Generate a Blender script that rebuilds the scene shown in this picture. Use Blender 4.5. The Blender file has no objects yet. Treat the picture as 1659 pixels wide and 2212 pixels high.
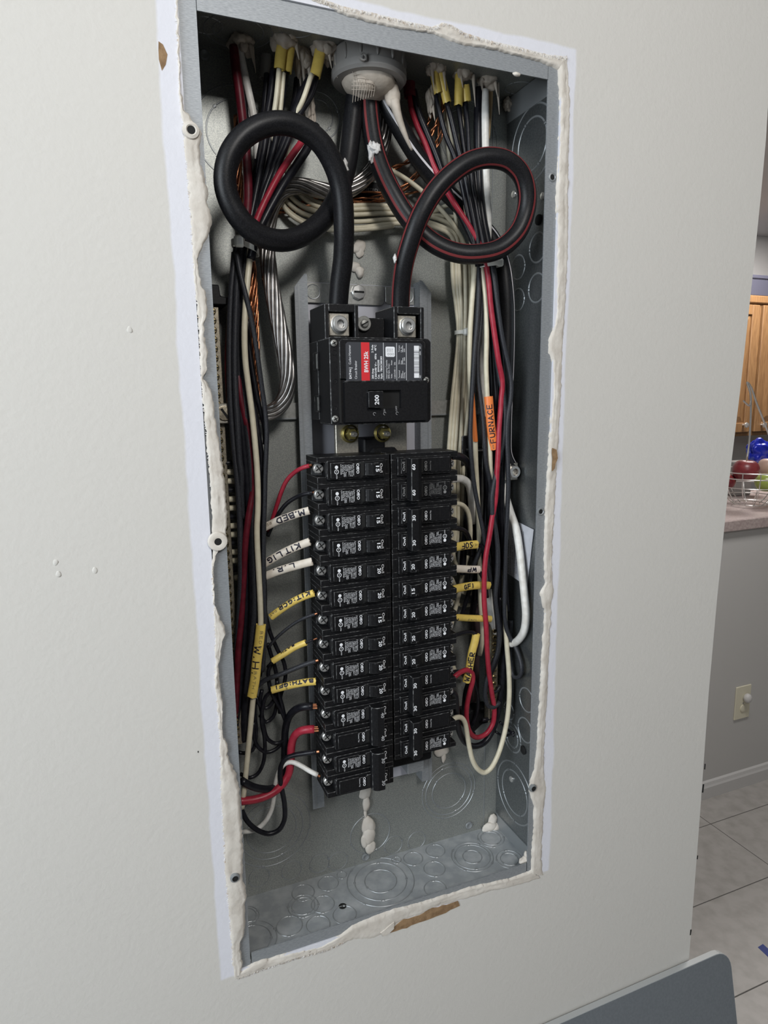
import bpy, bmesh, math, random
from mathutils import Vector, Matrix, noise

# ------------------------------------------------------------------ camera, world, lights, exposure
# units: geometry below is written in millimetres (S converts); X right, Y into the wall, Z up,
# the front plane of the metal box is y = 0, its centre x = z = 0
S = 0.001
sc = bpy.context.scene
col = sc.collection
cam_d = bpy.data.cameras.new('camera')
cam = bpy.data.objects.new('camera', cam_d)
col.objects.link(cam)
sc.camera = cam
cam_d.sensor_fit = 'HORIZONTAL'
cam_d.sensor_width = 36.0
cam_d.lens = 30.9601
cam_d.clip_start = 0.02
cam.matrix_world = Matrix.Translation(Vector([-0.25511, -0.59677, 0.12778])) @ Matrix([[0.925545, 0.07862, -0.370386], [-0.378374, 0.15551, -0.912497], [-0.014142, 0.984701, 0.173679]]).to_4x4()

world = bpy.data.worlds.new('room_light')
sc.world = world
world.use_nodes = True
world.node_tree.nodes['Background'].inputs[0].default_value = (0.88, 0.94, 1.0, 1)
world.node_tree.nodes['Background'].inputs[1].default_value = 0.055
sc.view_settings.view_transform = 'Standard'
sc.view_settings.look = 'None'
sc.view_settings.exposure = 0.0
sc.view_settings.gamma = 1.0
sc.view_settings.use_curve_mapping = False


def area_light(name, loc, target, sx, sy, watts, color):
    d = bpy.data.lights.new(name, 'AREA')
    d.shape = 'RECTANGLE'
    d.size, d.size_y, d.energy, d.color = sx, sy, watts, color
    o = bpy.data.objects.new(name, d)
    col.objects.link(o)
    o.location = Vector(loc) * S
    o.rotation_euler = (Vector(target) - Vector(loc)).to_track_quat('-Z', 'Y').to_euler()
    return o


area_light('room_lamp', (-60, -1500, 1010), (0, 0, 0), 0.24, 0.42, 15.5, (1.0, 0.975, 0.94))
area_light('window_light', (-1800, -1000, 420), (0, 0, 150), 1.0, 1.3, 39, (0.86, 0.94, 1.0))
area_light('kitchen_fill', (3350, 2000, 1090), (3350, 2100, 0), 0.6, 0.5, 34, (1.0, 0.96, 0.92))  # unseen fill light, added to brighten the kitchen
area_light('hall_fill', (1500, 500, 1120), (1500, 600, 0), 0.4, 0.4, 21, (1.0, 0.97, 0.94))  # added fill, no fixture behind it; lifts the floor past the wall edge


# ------------------------------------------------------------------ helpers
def mat(name, color, rough=0.5, metal=0.0, color2=None, nscale=200.0, namt=1.0, bump=0.0, bscale=400.0, stretch=None,
        lo=0.35, hi=0.65, detail=3.0, spec=None, coat=0.0):
    m = bpy.data.materials.new(name)
    m.use_nodes = True
    nt = m.node_tree
    b = nt.nodes['Principled BSDF']
    b.inputs['Base Color'].default_value = (*color, 1)
    b.inputs['Roughness'].default_value = rough
    b.inputs['Metallic'].default_value = metal
    if spec is not None:
        b.inputs['Specular IOR Level'].default_value = spec
    if coat:
        b.inputs['Coat Weight'].default_value = coat
    vec = None
    if color2 is not None or bump:
        tc = nt.nodes.new('ShaderNodeTexCoord')
        mp = nt.nodes.new('ShaderNodeMapping')
        nt.links.new(tc.outputs['Object'], mp.inputs['Vector'])
        if stretch:
            mp.inputs['Scale'].default_value = stretch
        vec = mp.outputs['Vector']
    if color2 is not None:
        n = nt.nodes.new('ShaderNodeTexNoise')
        n.inputs['Scale'].default_value = nscale
        n.inputs['Detail'].default_value = detail
        nt.links.new(vec, n.inputs['Vector'])
        r = nt.nodes.new('ShaderNodeMapRange')
        r.inputs['From Min'].default_value, r.inputs['From Max'].default_value = lo, hi
        r.inputs['To Max'].default_value = namt
        nt.links.new(n.outputs['Fac'], r.inputs['Value'])
        mx = nt.nodes.new('ShaderNodeMix')
        mx.data_type = 'RGBA'
        mx.inputs['A'].default_value = (*color, 1)
        mx.inputs['B'].default_value = (*color2, 1)
        nt.links.new(r.outputs['Result'], mx.inputs['Factor'])
        nt.links.new(mx.outputs['Result'], b.inputs['Base Color'])
    if bump:
        n = nt.nodes.new('ShaderNodeTexNoise')
        n.inputs['Scale'].default_value = bscale
        n.inputs['Detail'].default_value = 2.0
        nt.links.new(vec, n.inputs['Vector'])
        bp = nt.nodes.new('ShaderNodeBump')
        bp.inputs['Strength'].default_value = bump
        bp.inputs['Distance'].default_value = 0.001
        nt.links.new(n.outputs['Fac'], bp.inputs['Height'])
        nt.links.new(bp.outputs['Normal'], b.inputs['Normal'])
    return m


WORLD = {}          # world position (mm) of each parent empty


def tag(o, label=None, cat=None, group=None, kind=None):
    for k, v in (('label', label), ('category', cat), ('group', group), ('kind', kind)):
        if v:
            o[k] = v
    return o


def thing(name, label, cat, loc=(0, 0, 0), group=None):
    o = bpy.data.objects.new(name, None)
    o.empty_display_size = 0.02
    col.objects.link(o)
    o.location = Vector(loc) * S
    WORLD[o] = Vector(loc)
    return tag(o, label, cat, group)


def structure(o):
    o['kind'] = 'structure'
    return o


class MB:
    """collects geometry in world millimetres, then links it as one mesh object"""

    def __init__(self):
        self.v, self.f, self.mi = [], [], []

    def add(self, verts, faces, m=0):
        k = len(self.v)
        self.v += [Vector(p) for p in verts]
        for fc in faces:
            self.f.append([i + k for i in fc])
            self.mi.append(m)
        return self

    def box(self, x0, x1, y0, y1, z0, z1, m=0):
        x0, x1 = min(x0, x1), max(x0, x1)
        y0, y1 = min(y0, y1), max(y0, y1)
        z0, z1 = min(z0, z1), max(z0, z1)
        v = [(x, y, z) for x in (x0, x1) for y in (y0, y1) for z in (z0, z1)]
        return self.add(v, [(0, 1, 3, 2), (4, 6, 7, 5), (0, 4, 5, 1), (2, 3, 7, 6), (0, 2, 6, 4), (1, 5, 7, 3)], m)

    def prism(self, poly, axis, a, b, m=0):
        """polygon (pairs) extruded along axis 'x'|'y'|'z' from a to b; pairs are the other two axes in order"""
        def p3(p, t):
            return {'x': (t, p[0], p[1]), 'y': (p[0], t, p[1]), 'z': (p[0], p[1], t)}[axis]
        n = len(poly)
        v = [p3(p, a) for p in poly] + [p3(p, b) for p in poly]
        fs = [tuple(range(n))[::-1], tuple(range(n, 2 * n))]
        fs += [(i, (i + 1) % n, n + (i + 1) % n, n + i) for i in range(n)]
        return self.add(v, fs, m)

    def lathe(self, c, axis, prof, n=20, m=0, ang=(0, 2 * math.pi), scale=(1, 1)):
        """profile [(radius, height along axis)] turned about axis through c"""
        ax = Vector(axis).normalized()
        u = ax.orthogonal().normalized()
        if abs(ax.y) > 0.9:
            u = Vector((1, 0, 0))
        w = ax.cross(u)
        c = Vector(c)
        full = abs(ang[1] - ang[0] - 2 * math.pi) < 1e-6
        cols = n if full else n + 1
        v = []
        for i in range(cols):
            t = ang[0] + (ang[1] - ang[0]) * i / n
            d = u * math.cos(t) * scale[0] + w * math.sin(t) * scale[1]
            v += [c + d * r + ax * h for r, h in prof]
        k = len(prof)
        fs = []
        for i in range(n):
            j = (i + 1) % cols
            for q in range(k - 1):
                fs.append((i * k + q, j * k + q, j * k + q + 1, i * k + q + 1))
        return self.add(v, fs, m)

    def tube(self, path, r, n=10, m=0, step=4.0, cap=True, smooth_path=True):
        pts = resample(path, step) if smooth_path else [Vector(p) for p in path]
        T, N, B = frames(pts)
        v = []
        for i, p in enumerate(pts):
            rr = r(i / (len(pts) - 1)) if callable(r) else r
            v += [p + (N[i] * math.cos(2 * math.pi * k / n) + B[i] * math.sin(2 * math.pi * k / n)) * rr for k in range(n)]
        fs = []
        for i in range(len(pts) - 1):
            for k in range(n):
                fs.append((i * n + k, i * n + (k + 1) % n, (i + 1) * n + (k + 1) % n, (i + 1) * n + k))
        if cap:
            fs.append(tuple(range(n))[::-1])
            fs.append(tuple(range((len(pts) - 1) * n, len(pts) * n)))
        return self.add(v, fs, m)

    def ribbon(self, path, r, phi, half, m=0, step=4.0, lift=0.25, twist=0.0):
        """a stripe lying on a round cable: phi is its angle from the side that faces the room"""
        pts = resample(path, step)
        T, N, B = frames(pts)
        v, fs = [], []
        for i, p in enumerate(pts):
            a = phi + (twist(i / (len(pts) - 1)) if callable(twist) else twist * i / (len(pts) - 1))
            for k in (-1, -0.35, 0.35, 1):
                t = a + k * half
                v.append(p + (N[i] * math.cos(t) + B[i] * math.sin(t)) * (r + lift))
        for i in range(len(pts) - 1):
            for k in range(3):
                fs.append((i * 4 + k, i * 4 + k + 1, (i + 1) * 4 + k + 1, (i + 1) * 4 + k))
        return self.add(v, fs, m)

    def blob(self, c, rad, seed=0, rough=0.35, freq=1.6, sub=3):
        bm = bmesh.new()
        bmesh.ops.create_icosphere(bm, subdivisions=sub, radius=1.0)
        bm.verts.ensure_lookup_table()
        v = []
        for q in bm.verts:
            d = q.co.normalized()
            k = 1 + rough * noise.fractal(d * freq + Vector((seed * 7.3, seed * 1.7, 0)), 1.0, 2.0, 3)
            v.append(Vector(c) + Vector((d.x * rad[0], d.y * rad[1], d.z * rad[2])) * k)
        fs = [tuple(x.index for x in fc.verts) for fc in bm.faces]
        bm.free()
        return self.add(v, fs)

    def text(self, s, org, right, up, height, length=None, align=0.0, m=0, bold=False):
        """flat print: org is the start of the baseline, right the reading direction"""
        vs, fs, w = glyphs(s, bold)
        if not vs:
            return self
        sx = (length / w) if length else height
        R, U = Vector(right).normalized(), Vector(up).normalized()
        o = Vector(org) - R * (w * sx * align)
        return self.add([o + R * (x * sx) + U * (y * height) for x, y in vs], fs, m)

    def build(self, name, mats, parent=None, origin=None, smooth=False, bevel=0.0, worn=False, angle=35):
        if not isinstance(mats, (list, tuple)):
            mats = [mats]
        if parent is not None:
            org = WORLD[parent]
        elif origin is not None:
            org = Vector(origin)
        else:
            org = sum((Vector(p) for p in self.v), Vector()) / max(1, len(self.v))
        me = bpy.data.meshes.new(name)
        me.from_pydata([(p - org) * S for p in self.v], [], self.f)
        for i, q in enumerate(self.mi):
            me.polygons[i].material_index = q
        for q in mats:
            me.materials.append(q)
        if bevel or True:
            bm = bmesh.new()
            bm.from_mesh(me)
            bmesh.ops.recalc_face_normals(bm, faces=bm.faces)
            if bevel:
                es = [e for e in bm.edges if len(e.link_faces) == 2 and e.calc_face_angle(0) > math.radians(28)]
                bmesh.ops.bevel(bm, geom=es, offset=bevel * S, segments=1, affect='EDGES', clamp_overlap=True,
                                material=(1 if worn else -1))
            bm.to_mesh(me)
            bm.free()
        if smooth:
            for p in me.polygons:
                p.use_smooth = True
            if smooth != 'all':
                me.set_sharp_from_angle(angle=math.radians(angle))
        o = bpy.data.objects.new(name, me)
        col.objects.link(o)
        if parent is not None:
            o.parent = parent
        else:
            o.location = org * S
        WORLD[o] = org
        return o


def resample(path, step):
    P = [Vector(p) for p in path]
    if len(P) == 2:
        n = max(2, int((P[1] - P[0]).length / step))
        return [P[0].lerp(P[1], i / n) for i in range(n + 1)]
    out = []
    for i in range(len(P) - 1):
        p0 = P[i - 1] if i else P[0] * 2 - P[1]
        p1, p2 = P[i], P[i + 1]
        p3 = P[i + 2] if i + 2 < len(P) else P[-1] * 2 - P[-2]
        a = max(1e-4, (p1 - p0).length) ** 0.5
        b = max(1e-4, (p2 - p1).length) ** 0.5
        c = max(1e-4, (p3 - p2).length) ** 0.5
        m1 = (p2 - p1) + ((p1 - p0) / a - (p2 - p0) / (a + b)) * b
        m2 = (p2 - p1) + ((p3 - p2) / c - (p3 - p1) / (b + c)) * b
        n = max(1, int((p2 - p1).length / step + 0.5))
        for k in range(n):
            t = k / n
            t2, t3 = t * t, t * t * t
            out.append(p1 * (2 * t3 - 3 * t2 + 1) + m1 * (t3 - 2 * t2 + t) + p2 * (-2 * t3 + 3 * t2) + m2 * (t3 - t2))
    out.append(P[-1])
    return out


ROOM = Vector((-0.40, -0.90, 0.12)).normalized()     # the open side of the box


def frames(pts):
    """tangent, the normal nearest to the open side of the box, and the binormal"""
    T, N, B = [], [], []
    for i in range(len(pts)):
        t = (pts[min(i + 1, len(pts) - 1)] - pts[max(i - 1, 0)])
        t = t.normalized() if t.length > 1e-9 else Vector((0, 0, -1))
        n = ROOM - t * ROOM.dot(t)
        if n.length < 0.15 and N:
            n = N[-1] - t * N[-1].dot(t)
        n.normalize()
        T.append(t), N.append(n), B.append(t.cross(n))
    return T, N, B


_gl = {}


def glyphs(s, bold=False):
    k = (s, bold)
    if k in _gl:
        return _gl[k]
    cu = bpy.data.curves.new('print', 'FONT')
    cu.body = s
    cu.size = 1.0
    cu.resolution_u = 2
    if bold:
        cu.offset = 0.022
    o = bpy.data.objects.new('print', cu)
    col.objects.link(o)
    dg = bpy.context.evaluated_depsgraph_get()
    me = o.evaluated_get(dg).to_mesh()
    vs = [(p.co.x, p.co.y) for p in me.vertices]
    fs = [tuple(p.vertices) for p in me.polygons]
    o.evaluated_get(dg).to_mesh_clear()
    bpy.data.objects.remove(o)
    bpy.data.curves.remove(cu)
    if vs:
        x0 = min(p[0] for p in vs)
        x1 = max(p[0] for p in vs)
        vs = [((x - x0), y / 0.72) for x, y in vs]      # capital height = 1
        w = x1 - x0
    else:
        w = 1
    _gl[k] = (vs, fs, w)
    return _gl[k]


def copy_tree(root, loc, rot=None, label=None, group=None):
    r = root.copy()
    col.objects.link(r)
    r.location = Vector(loc) * S
    if rot:
        r.rotation_euler = rot
    if label:
        r['label'] = label
    if group:
        r['group'] = group
    elif 'group' in r:
        del r['group']
    for ch in list(root.children):
        c = ch.copy()
        col.objects.link(c)
        c.parent = r
        for g in list(ch.children):
            d = g.copy()
            col.objects.link(d)
            d.parent = c
    return r


# ------------------------------------------------------------------ materials
M = {}
M['galv'] = mat('galvanized_steel', (0.225, 0.237, 0.232), 0.44, 0.55, (0.385, 0.392, 0.362), 900, 1.0, 0.05, 900, lo=0.3, hi=0.7)
M['galv_side'] = mat('galvanized_steel_side', (0.20, 0.215, 0.225), 0.36, 0.85, (0.30, 0.315, 0.32), 500, 1.0, 0.03, 700, lo=0.3, hi=0.7)
M['galv_bottom_lit'] = mat('lit_dusty_steel_bottom', (0.30, 0.32, 0.335), 0.5, 0.25, (0.50, 0.51, 0.52), 55, 1.0, 0.06, 900, lo=0.42, hi=0.85, detail=8)  # lighter steel: light from above put into the colour, plus dust mottling
M['galv_top'] = mat('galvanized_steel_flange', (0.23, 0.245, 0.26), 0.52, 0.3, (0.31, 0.325, 0.34), 260, 1.0, 0.05, 500, (1, 1, 6))
M['groove'] = mat('stamped_edge', (0.30, 0.315, 0.325), 0.42, 0.5)
M['pan'] = mat('painted_steel_pan', (0.50, 0.50, 0.55), 0.4, 0.2)
M['zinc'] = mat('zinc_plate', (0.46, 0.46, 0.44), 0.36, 0.6, (0.36, 0.36, 0.34), 300)
M['tin'] = mat('tin_plated_lug', (0.60, 0.56, 0.48), 0.38, 0.8, (0.44, 0.41, 0.36), 500, 1.0, 0.1, 700)
M['bright'] = mat('bright_metal', (0.72, 0.71, 0.69), 0.28, 0.75)
M['brass'] = mat('brass_screw', (0.40, 0.32, 0.17), 0.34, 0.9, (0.24, 0.19, 0.10), 500)
M['yellow_zinc'] = mat('yellow_zinc', (0.72, 0.60, 0.22), 0.25, 0.95)
M['barm'] = mat('neutral_bar_metal', (0.36, 0.32, 0.24), 0.46, 0.7, (0.22, 0.19, 0.15), 600)
M['black'] = mat('black_plastic', (0.006, 0.006, 0.007), 0.5, 0, (0.010, 0.010, 0.011), 500, 1.0, 0.08, 1500, spec=0.18)
M['worn'] = mat('worn_black_edge', (0.022, 0.022, 0.023), 0.5, 0, (0.20, 0.20, 0.20), 300, 1.0, lo=0.48, hi=0.75, spec=0.3)
M['void'] = mat('dark_hollow', (0.004, 0.004, 0.004), 0.8)
M['label'] = mat('grey_rating_label', (0.045, 0.047, 0.054), 0.5, spec=0.25)
M['red_band'] = mat('red_label_band', (0.60, 0.022, 0.03), 0.45)
M['print'] = mat('white_print', (0.78, 0.79, 0.82), 0.6)
M['print_dim'] = mat('dim_grey_print', (0.20, 0.20, 0.20), 0.6)
M['print_grey'] = mat('grey_print', (0.36, 0.36, 0.37), 0.6)
M['ink'] = mat('black_marker_ink', (0.012, 0.010, 0.022), 0.5)
M['ink_grey'] = mat('faint_stamped_print', (0.14, 0.11, 0.06), 0.6)
M['w_black'] = mat('black_insulation', (0.006, 0.006, 0.009), 0.34, 0, (0.013, 0.013, 0.017), 160, 1.0, 0.05, 900, spec=0.28)
M['w_dusty'] = mat('dusty_black_insulation', (0.016, 0.017, 0.021), 0.48, 0, (0.045, 0.047, 0.056), 1100, 1.0, 0.08, 900, lo=0.4, hi=0.75, spec=0.35)
M['w_red'] = mat('red_insulation', (0.30, 0.016, 0.035), 0.38, 0, (0.36, 0.03, 0.05), 150, spec=0.35)
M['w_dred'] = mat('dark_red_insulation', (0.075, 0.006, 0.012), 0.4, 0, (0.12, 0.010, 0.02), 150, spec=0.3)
M['w_cream'] = mat('cream_insulation', (0.66, 0.61, 0.47), 0.40, 0, (0.58, 0.53, 0.40), 120)
M['w_white'] = mat('white_insulation', (0.72, 0.71, 0.68), 0.42, 0, (0.60, 0.58, 0.54), 150)
M['w_tan'] = mat('tan_insulation', (0.36, 0.26, 0.14), 0.5)
M['big'] = mat('service_cable_rubber', (0.006, 0.006, 0.007), 0.40, 0, (0.018, 0.018, 0.021), 900, 1.0, 0.08, 1500, lo=0.42, hi=0.8, spec=0.26)
M['stripe_r'] = mat('red_cable_stripe', (0.17, 0.030, 0.032), 0.5, spec=0.2)
M['stripe_w'] = mat('white_cable_stripe', (0.62, 0.60, 0.62), 0.5)
M['copper'] = mat('bare_copper', (0.62, 0.27, 0.13), 0.32, 0.95, (0.34, 0.13, 0.07), 300)
M['alum'] = mat('bare_aluminium', (0.42, 0.40, 0.385), 0.34, 0.95, (0.26, 0.25, 0.24), 120)
M['j_yellow'] = mat('yellow_jacket', (0.74, 0.55, 0.13), 0.42, 0, (0.66, 0.48, 0.11), 200)
M['j_white'] = mat('white_jacket', (0.72, 0.66, 0.58), 0.42, 0, (0.64, 0.57, 0.48), 120)
M['j_orange'] = mat('orange_jacket', (0.80, 0.22, 0.055), 0.42)
M['nylon'] = mat('translucent_nylon', (0.74, 0.74, 0.69), 0.45)
M['putty'] = mat('wall_compound', (0.54, 0.495, 0.44), 0.62, 0, (0.64, 0.60, 0.545), 60, 1.0, 0.35, 260)
M['putty_in'] = mat('sealing_foam', (0.50, 0.44, 0.375), 0.62, 0, (0.40, 0.35, 0.295), 90, 1.0, 0.3, 300)
M['paper'] = mat('torn_drywall_paper', (0.70, 0.68, 0.66), 0.9, 0, (0.48, 0.38, 0.28), 260, 1.0, lo=0.5, hi=0.72)
M['kraft'] = mat('brown_kraft_paper', (0.30, 0.19, 0.10), 0.9, 0, (0.20, 0.12, 0.06), 160, 1.0, 0.4, 500)
M['pvc'] = mat('grey_white_pvc', (0.26, 0.25, 0.24), 0.5)
M['sticker'] = mat('white_sticker', (0.66, 0.66, 0.70), 0.35, 0, (0.54, 0.54, 0.58), 60)
M['oak'] = mat('oak_wood', (0.27, 0.15, 0.066), 0.42, 0, (0.185, 0.096, 0.042), 22, 1.0, stretch=(6, 6, 0.6), lo=0.35, hi=0.7)
M['maroon'] = mat('dull_maroon_strip', (0.045, 0.028, 0.030), 0.5)
M['cover'] = mat('grey_cover_enamel', (0.135, 0.150, 0.165), 0.45, 0.0, (0.155, 0.170, 0.185), 300)
M['cover_edge'] = mat('pale_cover_edge', (0.42, 0.43, 0.43), 0.4)  # paler grey than the cover face
M['trim'] = mat('white_trim_paint', (0.62, 0.61, 0.60), 0.45)
M['kwall'] = mat('grey_kitchen_paint', (0.56, 0.55, 0.535), 0.7, bump=0.15, bscale=300)
M['ceil'] = mat('ceiling_paint', (0.62, 0.61, 0.60), 0.85)
M['counter'] = mat('speckled_counter', (0.50, 0.42, 0.40), 0.35, 0, (0.38, 0.30, 0.29), 130)
M['plate'] = mat('ivory_plate', (0.74, 0.70, 0.55), 0.4)
M['tile'] = mat('vinyl_floor_tile', (0.44, 0.42, 0.40), 0.45, 0, (0.36, 0.34, 0.32), 22, 1.0, lo=0.4, hi=0.72)
M['grout'] = mat('dark_tile_joint', (0.10, 0.095, 0.09), 0.8)
M['tape'] = mat('blue_painters_tape', (0.02, 0.04, 0.22), 0.5)
M['apple'] = mat('red_apple_skin', (0.16, 0.018, 0.028), 0.35, 0, (0.26, 0.05, 0.05), 30)
M['green'] = mat('green_apple_skin', (0.30, 0.38, 0.08), 0.3)
M['peach'] = mat('peach_skin', (0.50, 0.34, 0.28), 0.45)
M['blue_bag'] = mat('blue_foil_bag', (0.015, 0.03, 0.48), 0.22, 0.1, (0.20, 0.26, 0.55), 18, 1.0, lo=0.55, hi=0.7)
M['greybox'] = mat('slate_grey_box', (0.055, 0.055, 0.08), 0.6)


def wall_material():
    """beige paint that stops in a straight cut around the old cover; bare primer inside it"""
    m = mat('beige_wall_paint', (0.60, 0.575, 0.525), 0.6, spec=0.3)
    nt = m.node_tree
    b = nt.nodes['Principled BSDF']
    N, L = nt.nodes, nt.links
    geo = N.new('ShaderNodeNewGeometry')
    wob = N.new('ShaderNodeTexNoise')
    wob.inputs['Scale'].default_value = 18
    wob.inputs['Detail'].default_value = 4
    L.new(geo.outputs['Position'], wob.inputs['Vector'])
    sub = N.new('ShaderNodeVectorMath')
    sub.operation = 'SUBTRACT'
    L.new(wob.outputs['Color'], sub.inputs[0])
    sub.inputs[1].default_value = (0.5, 0.5, 0.5)
    mul = N.new('ShaderNodeVectorMath')
    mul.operation = 'MULTIPLY_ADD'
    L.new(sub.outputs[0], mul.inputs[0])
    mul.inputs[1].default_value = (0.008, 0.0, 0.008)
    L.new(geo.outputs['Position'], mul.inputs[2])
    sep = N.new('ShaderNodeSeparateXYZ')
    L.new(mul.outputs[0], sep.inputs[0])

    def inside(sock, c, h):
        a = N.new('ShaderNodeMath')
        a.operation = 'SUBTRACT'
        L.new(sock, a.inputs[0])
        a.inputs[1].default_value = c
        q = N.new('ShaderNodeMath')
        q.operation = 'ABSOLUTE'
        L.new(a.outputs[0], q.inputs[0])
        r = N.new('ShaderNodeMapRange')
        r.inputs['From Min'].default_value = h - 0.0012
        r.inputs['From Max'].default_value = h + 0.0012
        r.inputs['To Min'].default_value, r.inputs['To Max'].default_value = 1, 0
        L.new(q.outputs[0], r.inputs['Value'])
        return r.outputs['Result']
    mm = N.new('ShaderNodeMath')
    mm.operation = 'MULTIPLY'
    L.new(inside(sep.outputs['X'], 0.0, 0.1985), mm.inputs[0])
    L.new(inside(sep.outputs['Z'], 0.0065, 0.4555), mm.inputs[1])
    mx = N.new('ShaderNodeMix')
    mx.data_type = 'RGBA'
    mx.inputs['A'].default_value = (0.60, 0.580, 0.545, 1)
    mx.inputs['B'].default_value = (0.68, 0.68, 0.73, 1)
    L.new(mm.outputs[0], mx.inputs['Factor'])
    L.new(mx.outputs['Result'], b.inputs['Base Color'])
    n1 = N.new('ShaderNodeTexNoise')
    n1.inputs['Scale'].default_value = 210
    n1.inputs['Detail'].default_value = 2.5
    L.new(geo.outputs['Position'], n1.inputs['Vector'])
    bp = N.new('ShaderNodeBump')
    bp.inputs['Strength'].default_value = 0.16
    bp.inputs['Distance'].default_value = 0.0016
    L.new(n1.outputs['Fac'], bp.inputs['Height'])
    L.new(bp.outputs['Normal'], b.inputs['Normal'])
    return m


M['wall'] = wall_material()


# ------------------------------------------------------------------ the setting
FLOOR, CEIL = -1590.0, 1160.0
WY = -2.0                                        # face of the wall round the box
edge = [(468, CEIL), (466, 480), (468, 413), (467, 353), (464, 260), (458, 124), (451, 10), (446, -140), (444, -266), (445, -443), (445, -616), (445, FLOOR)]
w = MB()
w.box(-2200, -181.6, WY, 118, FLOOR, CEIL)
w.box(-181.6, 181.6, WY, 118, 451.5, CEIL)
w.box(-181.6, 181.6, WY, 118, FLOOR, -444.5)
w.prism([(181.6, CEIL)] + edge + [(181.6, FLOOR)], 'y', WY, 118)
wall = structure(w.build('wall_front', M['wall'], origin=(0, 0, 0)))


def patch(name, pts, m, t=0.5, parent=None, y=None, jag=0.0, seed=1):
    rnd = random.Random(seed)
    P = []
    n = len(pts)
    for i in range(n):
        a, b = Vector(pts[i]), Vector(pts[(i + 1) % n])
        k = max(1, int((b - a).length / 5)) if jag else 1
        for q in range(k):
            p = a.lerp(b, q / k)
            if jag:
                p += Vector((rnd.uniform(-jag, jag), 0, rnd.uniform(-jag, jag)))
            P.append((p.x, p.z))
    y = WY if y is None else y
    return MB().prism(P, 'y', y - t, y + 0.05).build(name, m, parent)


def lerp_poly(pts, n):
    P = [Vector(p) for p in pts]
    L = [0.0]
    for i in range(1, len(P)):
        L.append(L[-1] + (P[i] - P[i - 1]).length)
    out = []
    for i in range(n):
        t = L[-1] * i / (n - 1)
        k = 1
        while k < len(L) - 1 and L[k] < t:
            k += 1
        out.append(P[k - 1].lerp(P[k], (t - L[k - 1]) / max(1e-6, L[k] - L[k - 1])))
    return out


def rim(name, inner, outer, m, parent, seed, h=2.6, n=150, wob=1.0):
    n = int(n * 1.5)
    """smeared wall compound between the cut edge of the wall and the steel flange"""
    A, B = lerp_poly(inner, n), lerp_poly(outer, n)
    mb = MB()
    K = 10
    gap = sum((B[i] - B[i - 1]).length for i in range(1, n)) / (n - 1)
    v, fs = [], []
    for i in range(n):
        for k in range(K):
            t = k / (K - 1)
            p = B[i].lerp(A[i], t)
            q = Vector((p.x * 0.055, seed * 3.1, p.z * 0.055))
            along, g = i * gap * 0.1, seed * 3.7
            nz = 0.9 * noise.noise(Vector((along * 0.25, t * 6.0, g))) + 0.8 * noise.noise(Vector((along * 0.7, t * 2.2, g + 9))) + 0.35 * noise.noise(Vector((along * 2.6, t * 4.0, g + 5)))
            lump = abs(noise.noise(Vector((seed * 5.0, along * 0.3, t * 0.8))))
            prof = math.sin(math.pi * min(1, max(0, 0.10 + 0.85 * t))) ** 0.5
            y = WY - 0.2 - prof * (0.6 * h * (0.35 + 0.9 * lump) + wob * 0.55 * nz)
            y = min(y, WY - 0.2)
            if k == 0:
                y = WY + 0.3
            if k == K - 1:
                y = 0.3
            sc_ = 1.5 * noise.noise(q * 4) + 0.8 * noise.noise(q * 11)
            v.append(Vector((p.x + sc_, min(y, 0.3), p.z + sc_ * 0.6)))
    for i in range(n - 1):
        for k in range(K - 1):
            fs.append((i * K + k, i * K + k + 1, (i + 1) * K + k + 1, (i + 1) * K + k))
    mb.add(v, fs)
    return mb.build(name, m, parent, smooth='all')


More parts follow.
